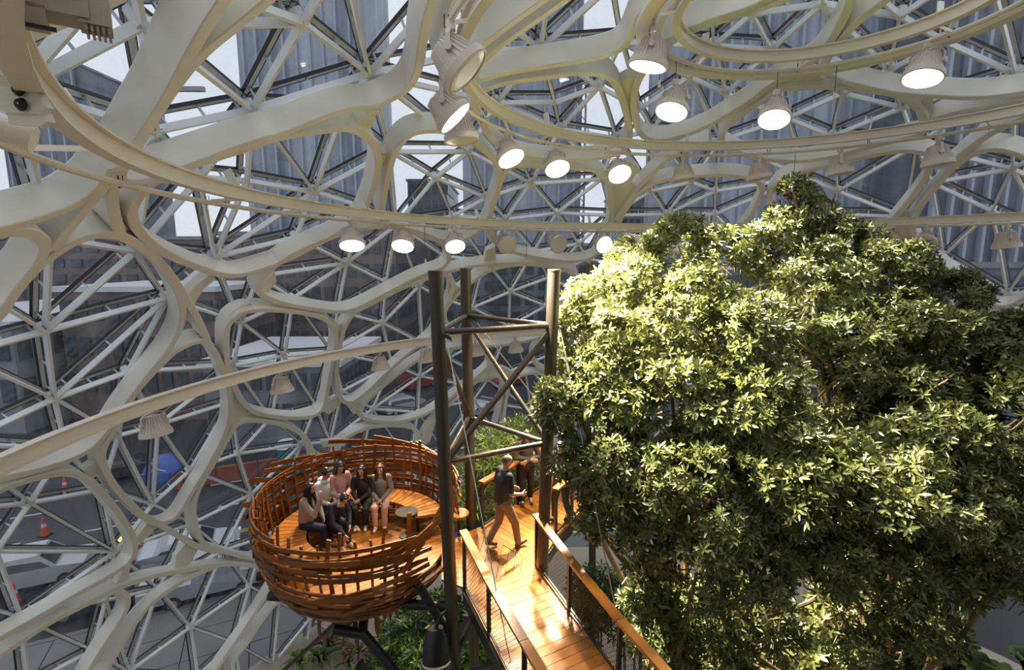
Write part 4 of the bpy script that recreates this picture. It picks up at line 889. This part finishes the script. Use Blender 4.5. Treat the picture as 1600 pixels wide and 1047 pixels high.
def fig_tree(name, lobes, trunk_px, trunk_Y, label, seed, dens=40.):
    rng = np.random.default_rng(seed); C_ = np.array([at_y(x, y, Y) for x, y, Y, r in lobes]); Rr = np.array([l[3] for l in lobes])
    base = at_y(*trunk_px, trunk_Y); base[2] = GROUND; t = thing(name, base, label, 'tree')
    P, N = [], []
    K, KR = [], []
    for c, r in zip(C_, Rr):   # every bough carries clumps of leaf whorls
        n = int(16 * r * r) + 6; d = nrm(rng.normal(size=(n, 3)) + V(0, 0, .15)); K.append(c + d * (r * rng.uniform(.55, .85, n))[:, None]); KR.append(rng.uniform(.24, .42, n) * r ** .5)
    K = np.concatenate(K); KR = np.concatenate(KR)
    for c, r in zip(K, KR):
        n = int(dens * 4 * math.pi * r * r) + 3; d = nrm(rng.normal(size=(n, 3)) + V(0, 0, .25)); q = c + d * (r * rng.uniform(.7, 1.08, n))[:, None] * np.array([1, 1, .8])
        inside = (np.linalg.norm(q[:, None] - C_[None], axis=2) < Rr[None] * .5).any(1) | (np.linalg.norm(q[:, None] - K[None], axis=2) < KR[None] * .6).any(1)
        q, d = q[~inside], d[~inside]; P.append(q); N.append(nrm(d + V(0, -.1, .35) + rng.normal(size=d.shape) * .35))
    P = np.concatenate(P); N = np.concatenate(N)
    O, X, Y, Z, S = rosettes(P, N, 8, .132, (.05, .85), rng)
    mid = O + Y * S[:, None] * .5; dist = np.linalg.norm(mid, axis=1); yc = CP * mid[:, 1] - SP * mid[:, 2]
    sx = 800 + FPX * mid[:, 0] / yc; sy = 523.5 - FPX * (SP * mid[:, 1] + CP * mid[:, 2]) / yc
    # the leaves that show largest become leaves of their own: nearest in their own patch of the frame
    cell = {}; size = S / dist * np.abs(np.sum(Z * mid, 1)) / dist
    for i in np.argsort(dist):
        if 0 < sx[i] < 1600 and 0 < sy[i] < 1047: cell.setdefault((int(sx[i] // 24), int(sy[i] // 24)), i)
    own = sorted(cell.values(), key=lambda i: -size[i])[:300]; lm = leaves_mesh('leaf', np.zeros((1, 3)), np.eye(3)[0:1], np.eye(3)[1:2], np.eye(3)[2:3], np.ones(1), M_LEAF, wid=.85)
    for i in own:
        o = link('leaf', lm, t); s = S[i]; M_ = Matrix.Identity(4)
        for r in range(3):
            M_[r][0] = X[i][r] * s; M_[r][1] = Y[i][r] * s; M_[r][2] = Z[i][r] * s; M_[r][3] = O[i][r] - base[r]
        o.matrix_local = M_
    keep = np.ones(len(O), bool); keep[own] = False
    f = link('foliage', leaves_mesh('foliage', O[keep] - base, X[keep], Y[keep], Z[keep], S[keep], M_LEAF, wid=.85), t); f['kind'] = 'stuff'
    top = C_.mean(0) + V(0, 0, -1.2); k0 = base + (top - base) * .55 + V(.15, .1, 0)
    MB().tube(spline([base, base + (k0 - base) * .5 + V(.08, .05, 0), k0, top], .5), .15, 10, scales=np.linspace(1.2, .6, len(spline([base, base + (k0 - base) * .5 + V(.08, .05, 0), k0, top], .5)))).obj('trunk', M_BARK, t, True)
    for c, r in zip(C_, Rr):
        a = k0 + (top - k0) * rng.uniform(.0, .9); m1 = a + (c - a) * .5 + V(*rng.normal(size=3) * .15) - V(0, 0, .2); path = spline([a, m1, c], .3)
        br = MB().tube(path, .045, 7, scales=np.linspace(1.3, .5, len(path))).obj('branch', M_BARK, t, True); tw_ = MB()
        for j in range(7):
            d = unit(rng.normal(size=3) + V(0, -.3, .1)); tw_.tube([c + d * .1, c + d * r * .55 + rng.normal(size=3) * .08, c + d * r * .95], .012, 4)
        tw_.obj('twig', M_BARK, br)
    return t
FRONT = [(922,492,9.0,.58),(985,458,9.4,.72),(915,545,8.7,.55),(868,628,8.25,.36),(960,560,8.6,.95),(1060,505,8.7,1.0),(905,650,8.2,.55),(1050,620,8.0,1.0),(1150,545,8.3,1.0),(1170,660,7.7,1.0),(950,730,7.9,.65),(900,735,8.0,.32),(1020,760,7.5,.85),(1110,780,7.1,.9),(1210,760,7.1,.9),(1000,850,7.4,.45),(1090,890,7.2,.6),(1200,870,6.9,.6),(985,620,8.2,.8),(925,810,7.8,.3)]
BACK = [(985,405,10.6,.55),(1060,385,10.6,.68),(1120,410,10.4,.75),(1245,345,10.4,.62),(1200,400,10.4,.7),(1310,400,10,.85),(1380,430,9.8,.75),(1270,470,9.6,1.0),(1470,470,9.5,.62),(1510,455,9.5,.35),(1400,530,9.0,1.0),(1310,590,8.6,1.05),(1490,570,8.6,1.0),(1590,550,8.7,.8),(1400,660,7.8,1.0),(1520,680,7.6,1.0),(1620,660,7.8,1.1),(1310,760,7.0,.85),(1420,790,6.7,.8),(1540,780,6.9,.7),(1300,880,6.8,.55),(1400,900,6.7,.5),(1490,905,6.8,.45),(1630,800,6.9,.7),(1240,300,10.4,.28),(1000,935,7.6,.42),(1100,965,7.6,.6),(1200,965,7.4,.55),(1320,965,7.2,.6),(1430,970,7.2,.55),(1550,880,6.6,.42),(1600,930,6.8,.35),(1350,1020,7.4,.5),(1060,1030,7.8,.6),(1150,1045,7.6,.6),(1480,1000,7.4,.35),(1600,860,6.3,.3)]
fig_tree('fig_tree', FRONT, (1262, 1000), 7.6, 'brightly lit fig tree with glossy leaves right of the walkway', 3)
fig_tree('fig_tree', BACK, (1540, 1000), 8.0, 'taller shaded fig tree filling the right side', 5)

def arc_plant(name, p, n, L, lw, m, label, rise=(.5, 1.3), seed=1, cat='plant', group=None, seg=6, height=0.):
    """a clump of arching strap leaves, each its own part"""
    rng = random.Random(seed); t = thing(name, p, label, cat, group)
    p = np.asarray(p, float)
    if height: MB().tube([p, p + V(.03, 0, height)], .035, 7).obj('stem', M_BARK, t)
    for i in range(n):
        a = 2 * math.pi * (i + rng.random()) / n; el = rng.uniform(*rise); l = L * rng.uniform(.7, 1.15); P = []
        o = p + V(0, 0, height * rng.uniform(.75, 1) if height else 0)
        for k in range(seg + 1):
            q = k / seg; e = el - q * q * 1.3; P.append(o + V(math.cos(a) * math.cos(el) * l * q, math.sin(a) * math.cos(el) * l * q, l * (math.sin(el) * q - .55 * q * q * q)))
        w = [.25 + 1.1 * math.sin(math.pi * min(1, (k / seg) * .92 + .06)) for k in range(seg + 1)]
        MB().sweep(P, [(-lw / 2, .012), (0, 0), (lw / 2, .012), (0, -.004)], (0, 0, 1), scales=w).obj('leaf', m, t, True)
    return t
def bush(name, c, r, n, size, m, label, seed=1, k=6, wid=1.0, cat='shrub', stem=True, group=None, own=60):
    rng = np.random.default_rng(seed); c = np.asarray(c, float); base = V(c[0], c[1], GROUND if stem is True else stem); t = thing(name, base, label, cat, group)
    rr = np.ones(3) * r if np.isscalar(r) else np.asarray(r, float)
    d = nrm(rng.normal(size=(n, 3))); P = c + d * rr * np.sqrt(rng.uniform(.3, 1.05, n))[:, None]; N = nrm(d + V(0, -.2, .4) + rng.normal(size=d.shape) * .4)
    O, X, Y, Z, S = rosettes(P, N, k, size, (.0, .9), rng); idx = np.argsort(np.linalg.norm(O, axis=1)); o1, o2 = idx[:own], idx[own:]
    lm = leaves_mesh('leaf', np.zeros((1, 3)), np.eye(3)[0:1], np.eye(3)[1:2], np.eye(3)[2:3], np.ones(1), m, wid=wid)
    for i in o1:
        o = link('leaf', lm, t); M_ = Matrix.Identity(4)
        for q in range(3): M_[q][0] = X[i][q] * S[i]; M_[q][1] = Y[i][q] * S[i]; M_[q][2] = Z[i][q] * S[i]; M_[q][3] = O[i][q] - base[q]
        o.matrix_local = M_
    f = link('foliage', leaves_mesh('foliage', O[o2] - base, X[o2], Y[o2], Z[o2], S[o2], m, wid=wid), t); f['kind'] = 'stuff'
    for i in range(5):
        q = c + rng.normal(size=3) * rr * .4; MB().tube([V(c[0] + rng.normal() * .1, c[1] + rng.normal() * .1, base[2]), (q + c) / 2 - V(0, 0, rr[2] * .3), q], .03, 6).obj('stem', M_BARK, t, True)
    return t
# slender plants behind the landing
for i, (x, y, Y, r, lab) in enumerate(((765, 722, 12.2, .75, 'slender leaved plant behind the landing rail left of the man'), (812, 700, 12.8, .7, 'slender leaved plant rising behind the two visitors'), (745, 790, 12.0, .6, 'low slender leaved plant beside the middle mast'), (790, 770, 12.4, .7, 'slender leaved plant just above the walking man'), (830, 755, 12.8, .6, 'slender leaved plant right of the walking man'))):
    bush('bamboo_plant', at_y(x, y, Y), (r, r, r * 1.1), 260, .24, M_LEAF2, lab, 20 + i, 6, .42, 'plant', own=40, group='slender plants behind the landing')
# planting on the ground below the nest
G = lambda x, y: at_z(x, y, GROUND)
MB().lathe([(.02, .12), (3.2, .10), (3.4, 0), (.02, 0)], 30, G(690, 1060) + V(0, 0, .0)).obj('planting_bed', M_SOIL); tag(bpy.data.objects['planting_bed'], 'dark soil planting bed below the nest and mast', 'planting bed')
for i, (x, y, L, n, m, lab) in enumerate(((537, 1003, 1.1, 26, M_FERN, 'bright green spiky plant just below the nest'), (502, 1042, 1.1, 22, M_FERN, 'small green spiky plant at the bottom edge'), (468, 1046, .9, 20, M_LEAF2, 'yellow green spiky plant at the bottom left of the bed'), (514, 1020, 1.0, 20, M_REDL, 'reddish spiky plant between the green ones below the nest'), (560, 1030, 1.2, 16, M_REDL, 'dark branching plant right of the reddish one'), (545, 1046, .9, 18, M_FERN, 'low green tuft at the bottom edge right of the small plant'))):
    arc_plant('spiky_plant', G(x, y), n, L, .10, m, lab, seed=i, height=.3)
for i, (x, y, Y, r, lab) in enumerate(((640, 985, 12.5, .8, 'broad leaved shrub under the right side of the nest'), (690, 955, 12.0, .5, 'small lit shrub between nest and dark mast'), (620, 1035, 12.5, .8, 'broad leaved shrub at the bottom left of the bucket floodlight'), (665, 1040, 11.5, .6, 'dark shrub beside the bucket floodlight'), (750, 1035, 11.0, .5, 'bright shrub seen below the walkway'), (930, 930, 11.5, .7, 'shrub seen past the right railing'), (1000, 960, 11.0, .9, 'dark shrub under the fig tree by the railing'), (890, 1010, 10.5, .6, 'shrub glimpsed through the railing mesh'))):
    bush('leafy_shrub', at_y(x, y, Y), r, 230, .2, M_FERN, lab, 40 + i, 6, .8, own=30, group='shrubs on the ground')
for i, (x, y, Y, r, lab) in enumerate(((1050, 985, 9.5, .9, 'dim undergrowth below the lit fig tree'), (1160, 990, 9.5, .9, 'dim undergrowth around the fig trunk on its left'), (1330, 985, 9.0, .8, 'dim undergrowth around the fig trunk on its right'), (1440, 1000, 9.0, .7, 'dim undergrowth in the lower right'), (1230, 1040, 9.0, .8, 'dim undergrowth at the bottom edge by the fig trunk'))):
    bush('leafy_shrub', at_y(x, y, Y), r, 170, .24, M_LEAF, lab, 60 + i, 7, 1.0, own=30, group='shrubs on the ground')
for i, (x, y, Y, L, lab) in enumerate(((1545, 1075, 8.0, .95, 'broad leaved banana plant in the bottom right corner'), (1480, 1080, 8.3, .9, 'banana plant left of the one in the corner'), (1610, 1060, 7.8, .9, 'banana plant at the right edge of the corner'))):
    p = at_y(x, y, Y); arc_plant('banana_plant', p, 11, L, .22, M_FERN, lab, (.7, 1.4), 70 + i, height=0)
    o = bpy.data.objects['banana_plant' if i == 0 else 'banana_plant.%03d' % i]; MB().tube([V(p[0], p[1], GROUND), p + V(0, 0, .1)], .09, 8).obj('stem', M_FERN, o)
# lower boardwalk glimpsed through the leaves at the right
lb = thing('lower_boardwalk', at_z(1560, 860, -6.4), 'orange timber boards glimpsed through leaves at the right edge', 'boardwalk')
q0 = at_z(1560, 860, -6.4); boards([q0 + V(-1.2, -1.0, 0), q0 + V(3.5, -1.0, 0), q0 + V(3.5, 1.6, 0), q0 + V(-1.2, 1.6, 0)], (1, .25), .14, -6.4, .05, lb, M_WOOD)
for d in (-.6, 1.2): MB().bar(q0 + V(-1.2, d, -.2), q0 + V(3.5, d, -.2), .1, .25).obj('joist', M_BLACK, lb)
for d in (-1.0, 3.2): MB().tube([V(q0[0] + d, q0[1] + .3, GROUND), V(q0[0] + d, q0[1] + .3, -6.5)], .1, 10).obj('post', M_BLACK, lb)
# ================================================================== people
TMP = bpy.data.scenes.new('tmp')
def remesh(name, mb, m, parent, vox=.011, smooth=3):
    me = mb.mesh(name, m); o = bpy.data.objects.new(name, me); TMP.collection.objects.link(o)
    r = o.modifiers.new('r', 'REMESH'); r.mode = 'VOXEL'; r.voxel_size = vox; r.use_smooth_shade = True
    s = o.modifiers.new('s', 'SMOOTH'); s.iterations = smooth; s.factor = .5
    TMP.view_layers[0].update(); dg = TMP.view_layers[0].depsgraph; nm = bpy.data.meshes.new_from_object(o.evaluated_get(dg)); bpy.data.objects.remove(o); bpy.data.meshes.remove(me)
    nm.name = name; nm.materials.clear(); nm.materials.append(m); return link(name, nm, parent)
def cap(b, a, c, ra, rb):
    a = np.asarray(a, float); c = np.asarray(c, float); b.cone(a, c, ra, rb, 12); b.sphere(a, ra, 10, 7); b.sphere(c, rb, 10, 7); return b
SKIN = mat('light_skin', (.52, .30, .21), .5); SKIN2 = mat('tan_skin', (.42, .23, .15), .5); M_EYE = mat('dark_eye', (.01, .008, .008), .2); M_LIP = mat('lip', (.35, .10, .09), .5)
def person(pos, yaw, J, label, skin, top, bottom, shoe, hair, s=1.0, sleeve=1.0, longhair=0., bald=False, collar=None, vest=None, bare_shin=False):
    """J: joints in the person's own frame (x right, y forward, z up); clothes, hair and face are parts"""
    t = thing('person', pos, label, 'person', rz=yaw); t.scale = (s, s, s); j = {k: np.array(v, float) for k, v in J.items()}
    hd = j['head']; fwd = unit(j.get('look', V(0, 1, 0))); sd = unit(np.cross(fwd, V(0, 0, 1))); up = np.cross(sd, fwd); A3 = [sd, fwd, up]
    def H(x, y, z): return hd + sd * x + fwd * y + up * z
    b = MB(); cap(b, j['pelvis'], j['chest'], .125, .13); cap(b, j['chest'], j['neck'] - V(0, 0, .05), .12, .07); cap(b, j['neck'] - V(0, 0, .05), hd - up * .03, .052, .05)
    b.sphere(hd, (.074, .092, .108), 16, 12, A3); b.sphere(H(0, .03, -.06), (.055, .06, .055), 12, 8, A3); b.sphere(H(0, .098, -.02), (.013, .02, .024), 8, 6, A3)
    for x in (-1, 1): b.sphere(H(x * .076, -.005, -.01), (.012, .022, .032), 8, 6, A3)
    for q, x in (('l', -1), ('r', 1)):
        cap(b, j['sh' + q], j['el' + q], .05, .042); cap(b, j['el' + q], j['wr' + q], .041, .029); cap(b, j['chest'] + V(0, 0, .1), j['sh' + q], .07, .05)
        cap(b, j['hip' + q], j['kn' + q], .085, .058); cap(b, j['kn' + q], j['an' + q], .056, .036); cap(b, j['pelvis'], j['hip' + q], .11, .09); cap(b, j['an' + q], j['toe' + q], .036, .03)
        d = unit(j['wr' + q] - j['el' + q]); hdn = unit(j.get('hand' + q, d)); n0 = unit(np.cross(hdn, V(x, .2, .1))); n1 = np.cross(n0, hdn); w = j['wr' + q]
        b.box(w + hdn * .045, (.085, .075, .03), ax=[hdn, n0, n1]); b.sphere(w + hdn * .02, .03, 8, 6)
        for k, (o, l) in enumerate(((-.03, .062), (-.01, .072), (.01, .068), (.03, .052))):
            p0 = w + hdn * .085 + n0 * o; p1 = p0 + unit(hdn + n1 * -.25) * l * .5; p2 = p1 + unit(hdn * .7 - n1 * .8) * l * .55; cap(b, p0, p1, .0105, .0098); cap(b, p1, p2, .0098, .009)
        p0 = w + hdn * .03 - n0 * .035; p1 = p0 + unit(hdn * .6 - n0 * .8) * .04; cap(b, p0, p1, .013, .011); cap(b, p1, p1 + unit(hdn - n0 * .2 - n1 * .3) * .03, .011, .010)
    body = remesh('body', b, skin, t, .0085, 2)
    for x in (-1, 1): MB().sphere(H(x * .03, .085, .008), .011, 8, 6).obj('eye', M_EYE, t, fix=False)
    MB().sphere(H(0, .09, -.058), (.024, .012, .007), 10, 6, A3).obj('mouth', M_LIP, t, fix=False)
    # clothes
    c = MB(); cap(c, j['pelvis'] + V(0, 0, .03), j['chest'], .155, .155); cap(c, j['chest'], j['neck'] - V(0, 0, .1), .15, .085)
    for q in 'lr':
        cap(c, j['chest'] + V(0, 0, .1), j['sh' + q], .09, .072); e = j['el' + q]; w = j['wr' + q]
        if sleeve >= 1: cap(c, j['sh' + q], e, .07, .058); cap(c, e, e + (w - e) * .93, .057, .043)
        else: cap(c, j['sh' + q], j['sh' + q] + (e - j['sh' + q]) * .8, .074, .066)
    remesh('jacket' if collar else 'shirt', c, top, t)
    if vest is not None:
        c = MB(); cap(c, j['pelvis'] + V(0, 0, .05), j['chest'], .172, .172); cap(c, j['chest'], j['neck'] - V(0, 0, .1), .165, .10); remesh('vest', c, vest, t)
    if collar is not None:
        k = MB(); k.lathe([(.085, -.03), (.10, .0), (.085, .05), (.07, .03)], 16, j['neck'] - V(0, 0, .04)); k.sphere(j['neck'] - V(0, 0, .06) - fwd * .07, (.1, .07, .07), 12, 8).obj('hood', collar, t, True, fix=False)
    c = MB(); cap(c, j['pelvis'], j['pelvis'] + V(0, 0, .06), .14, .14)
    for q in 'lr':
        cap(c, j['pelvis'], j['hip' + q], .13, .112); cap(c, j['hip' + q], j['kn' + q], .105, .078)
        e = j['kn' + q] + (j['an' + q] - j['kn' + q]) * (.35 if bare_shin else .95); cap(c, j['kn' + q], e, .076, .062)
    remesh('trousers', c, bottom, t)
    for q in 'lr':
        a, o = j['an' + q], j['toe' + q]; d = unit(o - a) if abs((o - a)[2]) < .2 else V(0, 1, 0); c = MB(); f0 = V(a[0], a[1], min(a[2], o[2]) - .01)
        cap(c, a - V(0, 0, .02), a - d * .03 - V(0, 0, .05), .045, .042); cap(c, a - d * .02 - V(0, 0, .05), o, .044, .036); remesh('shoe', c, shoe, t, .009)
    c = MB()
    if bald: c.sphere(H(0, -.012, .01), (.079, .09, .09), 16, 10, A3); hh = remesh('hair', c, hair, t, .008, 1)
    else:
        c.sphere(H(0, -.022, .03), (.082, .092, .088), 16, 10, A3); c.sphere(H(0, .03, .085), (.06, .045, .022), 12, 8, A3)
        for x in (-1, 1): c.sphere(H(x * .07, .0, .02), (.022, .06, .06), 10, 6, A3)
        if longhair:
            for x in (-1, 1): cap(c, H(x * .07, .0, .04), H(x * .082, .02, -.1), .036, .04); cap(c, H(x * .082, .02, -.1), H(x * .095, .05, -longhair), .042, .034)
            cap(c, H(0, -.065, .02), H(0, -.09, -longhair), .06, .06); cap(c, H(-.04, -.06, 0), H(-.06, -.07, -longhair), .05, .04); cap(c, H(.04, -.06, 0), H(.06, -.07, -longhair), .05, .04)
        remesh('hair', c, hair, t, .009, 2)
    return t
def sit(lean=.1, kz=.5, arms=None, look=(0, 1, -.15), spread=.11, tuck=0.):
    p = V(0, 0, .52); ch = p + V(0, .42 * math.sin(lean), .40 * math.cos(lean)); nk = ch + V(0, .22 * math.sin(lean), .21 * math.cos(lean)); J = dict(pelvis=p, chest=ch, neck=nk, head=nk + V(0, .05 + .1 * math.sin(lean), .14), look=V(*look))
    for q, x in (('l', -1), ('r', 1)):
        J['sh' + q] = ch + V(x * .17, .02, .13); J['hip' + q] = p + V(x * .09, .02, -.02); J['kn' + q] = V(x * spread, .43, kz); J['an' + q] = V(x * spread * .9, .45 - tuck, .1); J['toe' + q] = V(x * spread, .60 - tuck, .045)
        J['el' + q] = J['sh' + q] + V(x * .06, .06, -.27); J['wr' + q] = V(x * .07, .33, .63)
    if arms: J.update({k: V(*v) for k, v in arms.items()})
    return J
def stand(stride=.0, arms=None, look=(0, 1, -.2)):
    p = V(0, 0, .93); ch = V(0, .03, 1.30); nk = V(0, .04, 1.52); J = dict(pelvis=p, chest=ch, neck=nk, head=nk + V(0, .04, .13), look=V(*look))
    for q, x, sg in (('l', -1, -1), ('r', 1, 1)):
        J['sh' + q] = ch + V(x * .18, 0, .13); J['hip' + q] = p + V(x * .09, 0, -.04); f = sg * stride
        J['kn' + q] = V(x * .1, f * .5 + (.06 if f > 0 else .08), .49); J['an' + q] = V(x * .1, f, .09 if f >= 0 else .15); J['toe' + q] = V(x * .11, f + .15, .045 if f <= 0 else .09)
        J['el' + q] = J['sh' + q] + V(x * .06, -.04 - f * .3, -.29); J['wr' + q] = J['el' + q] + V(-x * .02, .2 - f * .2, -.14)
    if arms: J.update({k: V(*v) for k, v in arms.items()})
    return J
CLO = lambda n, c, r=.75: mat('cloth_' + n, c, r, var=.1, scale=30)
BLK, NAVY, GREY, PINK, KHAKI, WHITE, CREAM, DGREY = CLO('black', (.012, .012, .014)), CLO('navy', (.012, .014, .03)), CLO('grey', (.20, .18, .16)), CLO('pink', (.55, .30, .30)), CLO('khaki', (.20, .135, .075)), CLO('white', (.62, .62, .65)), CLO('rose', (.50, .30, .25)), CLO('charcoal', (.06, .055, .05))
TRAINER = mat('white_trainer', (.62, .58, .52), .5); BROWN = mat('brown_shoe', (.10, .035, .018), .4); H_BLK = mat('black_hair', (.008, .006, .006), .35); H_BRN = mat('brown_hair', (.07, .028, .014), .4); H_GRY = mat('short_grey_hair', (.10, .075, .06), .6)
def yaw_to(p, q): return math.atan2(q[1] - p[1], q[0] - p[0]) - math.pi / 2
NC = NEST_C
def seat(x, y): return V(x, y, DECK)
person(seat(-2.74, 10.15), math.pi + .12, sit(.1, arms=dict(wrl=(-.03, .30, .62), wrr=(.03, .31, .60)), look=(0, 1, -.25)), 'girl in a grey top and pale trousers on the bench nearest the table', SKIN, GREY, CREAM, TRAINER, H_BRN, .93, longhair=.24, collar=None)
person(seat(-3.10, 10.12), math.pi + .05, sit(.15, tuck=.08, arms=dict(wrl=(.02, .34, .66), wrr=(-.02, .40, .52)), look=(.1, 1, -.3)), 'girl in black with long dark hair seated beside the girl in pale trousers', SKIN, BLK, BLK, TRAINER, H_BLK, .93, longhair=.3)
person(seat(-3.60, 10.02), math.pi + .75, sit(.1, arms=dict(wrr=(.08, .36, .72), wrl=(.0, .36, .72)), look=(.1, 1, -.6)), 'girl in a pink jacket looking down at her phone', SKIN, PINK, NAVY, TRAINER, H_BLK, 1.0, longhair=.34)
person(seat(-3.88, 9.72), -math.pi / 2 - .35, sit(.2, look=(0, 1, -.5)), 'boy in a white hooded jacket behind the girl raising her hand', SKIN2, WHITE, NAVY, TRAINER, H_BLK, 1.0, collar=WHITE)
person(seat(-3.93, 9.12), -math.pi / 2 - .15, sit(.12, arms=dict(elr=(.2, .3, .78), wrr=(.12, .42, 1.12), handr=(-.1, -.1, 1), ell=(-.2, .2, .75)), look=(-.1, 1, -.05)), 'girl in a beige top raising a hand to her face in the nest', SKIN, CLO('beige', (.34, .28, .24)), NAVY, TRAINER, H_BLK, .95, longhair=.36)
person(seat(-3.52, 9.28), -math.pi / 2 - .6, sit(.65, arms=dict(wrr=(.12, .62, .42), elr=(.24, .42, .66), wrl=(-.1, .5, .5), handr=(0, .5, -1)), look=(0, 1, -.9)), 'boy in navy bending forward in front of the girl raising her hand', SKIN, NAVY, NAVY, TRAINER, H_BLK, .9)
mp_ = (DZ(767, 858) + DZ(806, 853)) / 2; mdir = DZ(806, 853) - DZ(767, 858)
person(mp_, math.atan2(mdir[1], mdir[0]) - math.pi / 2 + .25, stand(.25, arms=dict(elr=(.27, .02, 1.14), wrr=(.2, .27, 1.06), ell=(-.27, -.02, 1.14), wrl=(-.16, .26, 1.05)), look=(.15, 1, -.3)), 'balding man in a black vest and khaki trousers walking on the landing', SKIN2, BLK, KHAKI, BROWN, H_GRY, 1.05, sleeve=.5, bald=True, vest=CLO('black_quilt', (.02, .02, .022), .5))
wp = DZ(822, 787); person(wp, math.pi + .2, stand(.04, arms=dict(wrr=(-.05, .22, 1.12), wrl=(.05, .24, 1.10), elr=(.27, .08, 1.14), ell=(-.27, .08, 1.14)), look=(.1, 1, -.2)), 'woman in a grey jacket and black trousers standing beside the right mast', SKIN, DGREY, BLK, BROWN, H_BRN, 1.0, longhair=.15)
wp = DZ(877, 812); person(wp, math.pi - .6, stand(.12), 'person in a blue top half hidden by leaves behind the right mast', SKIN, CLO('blue', (.06, .07, .18)), BLK, BLK, H_BLK, 1.0)
bpy.data.scenes.remove(TMP)
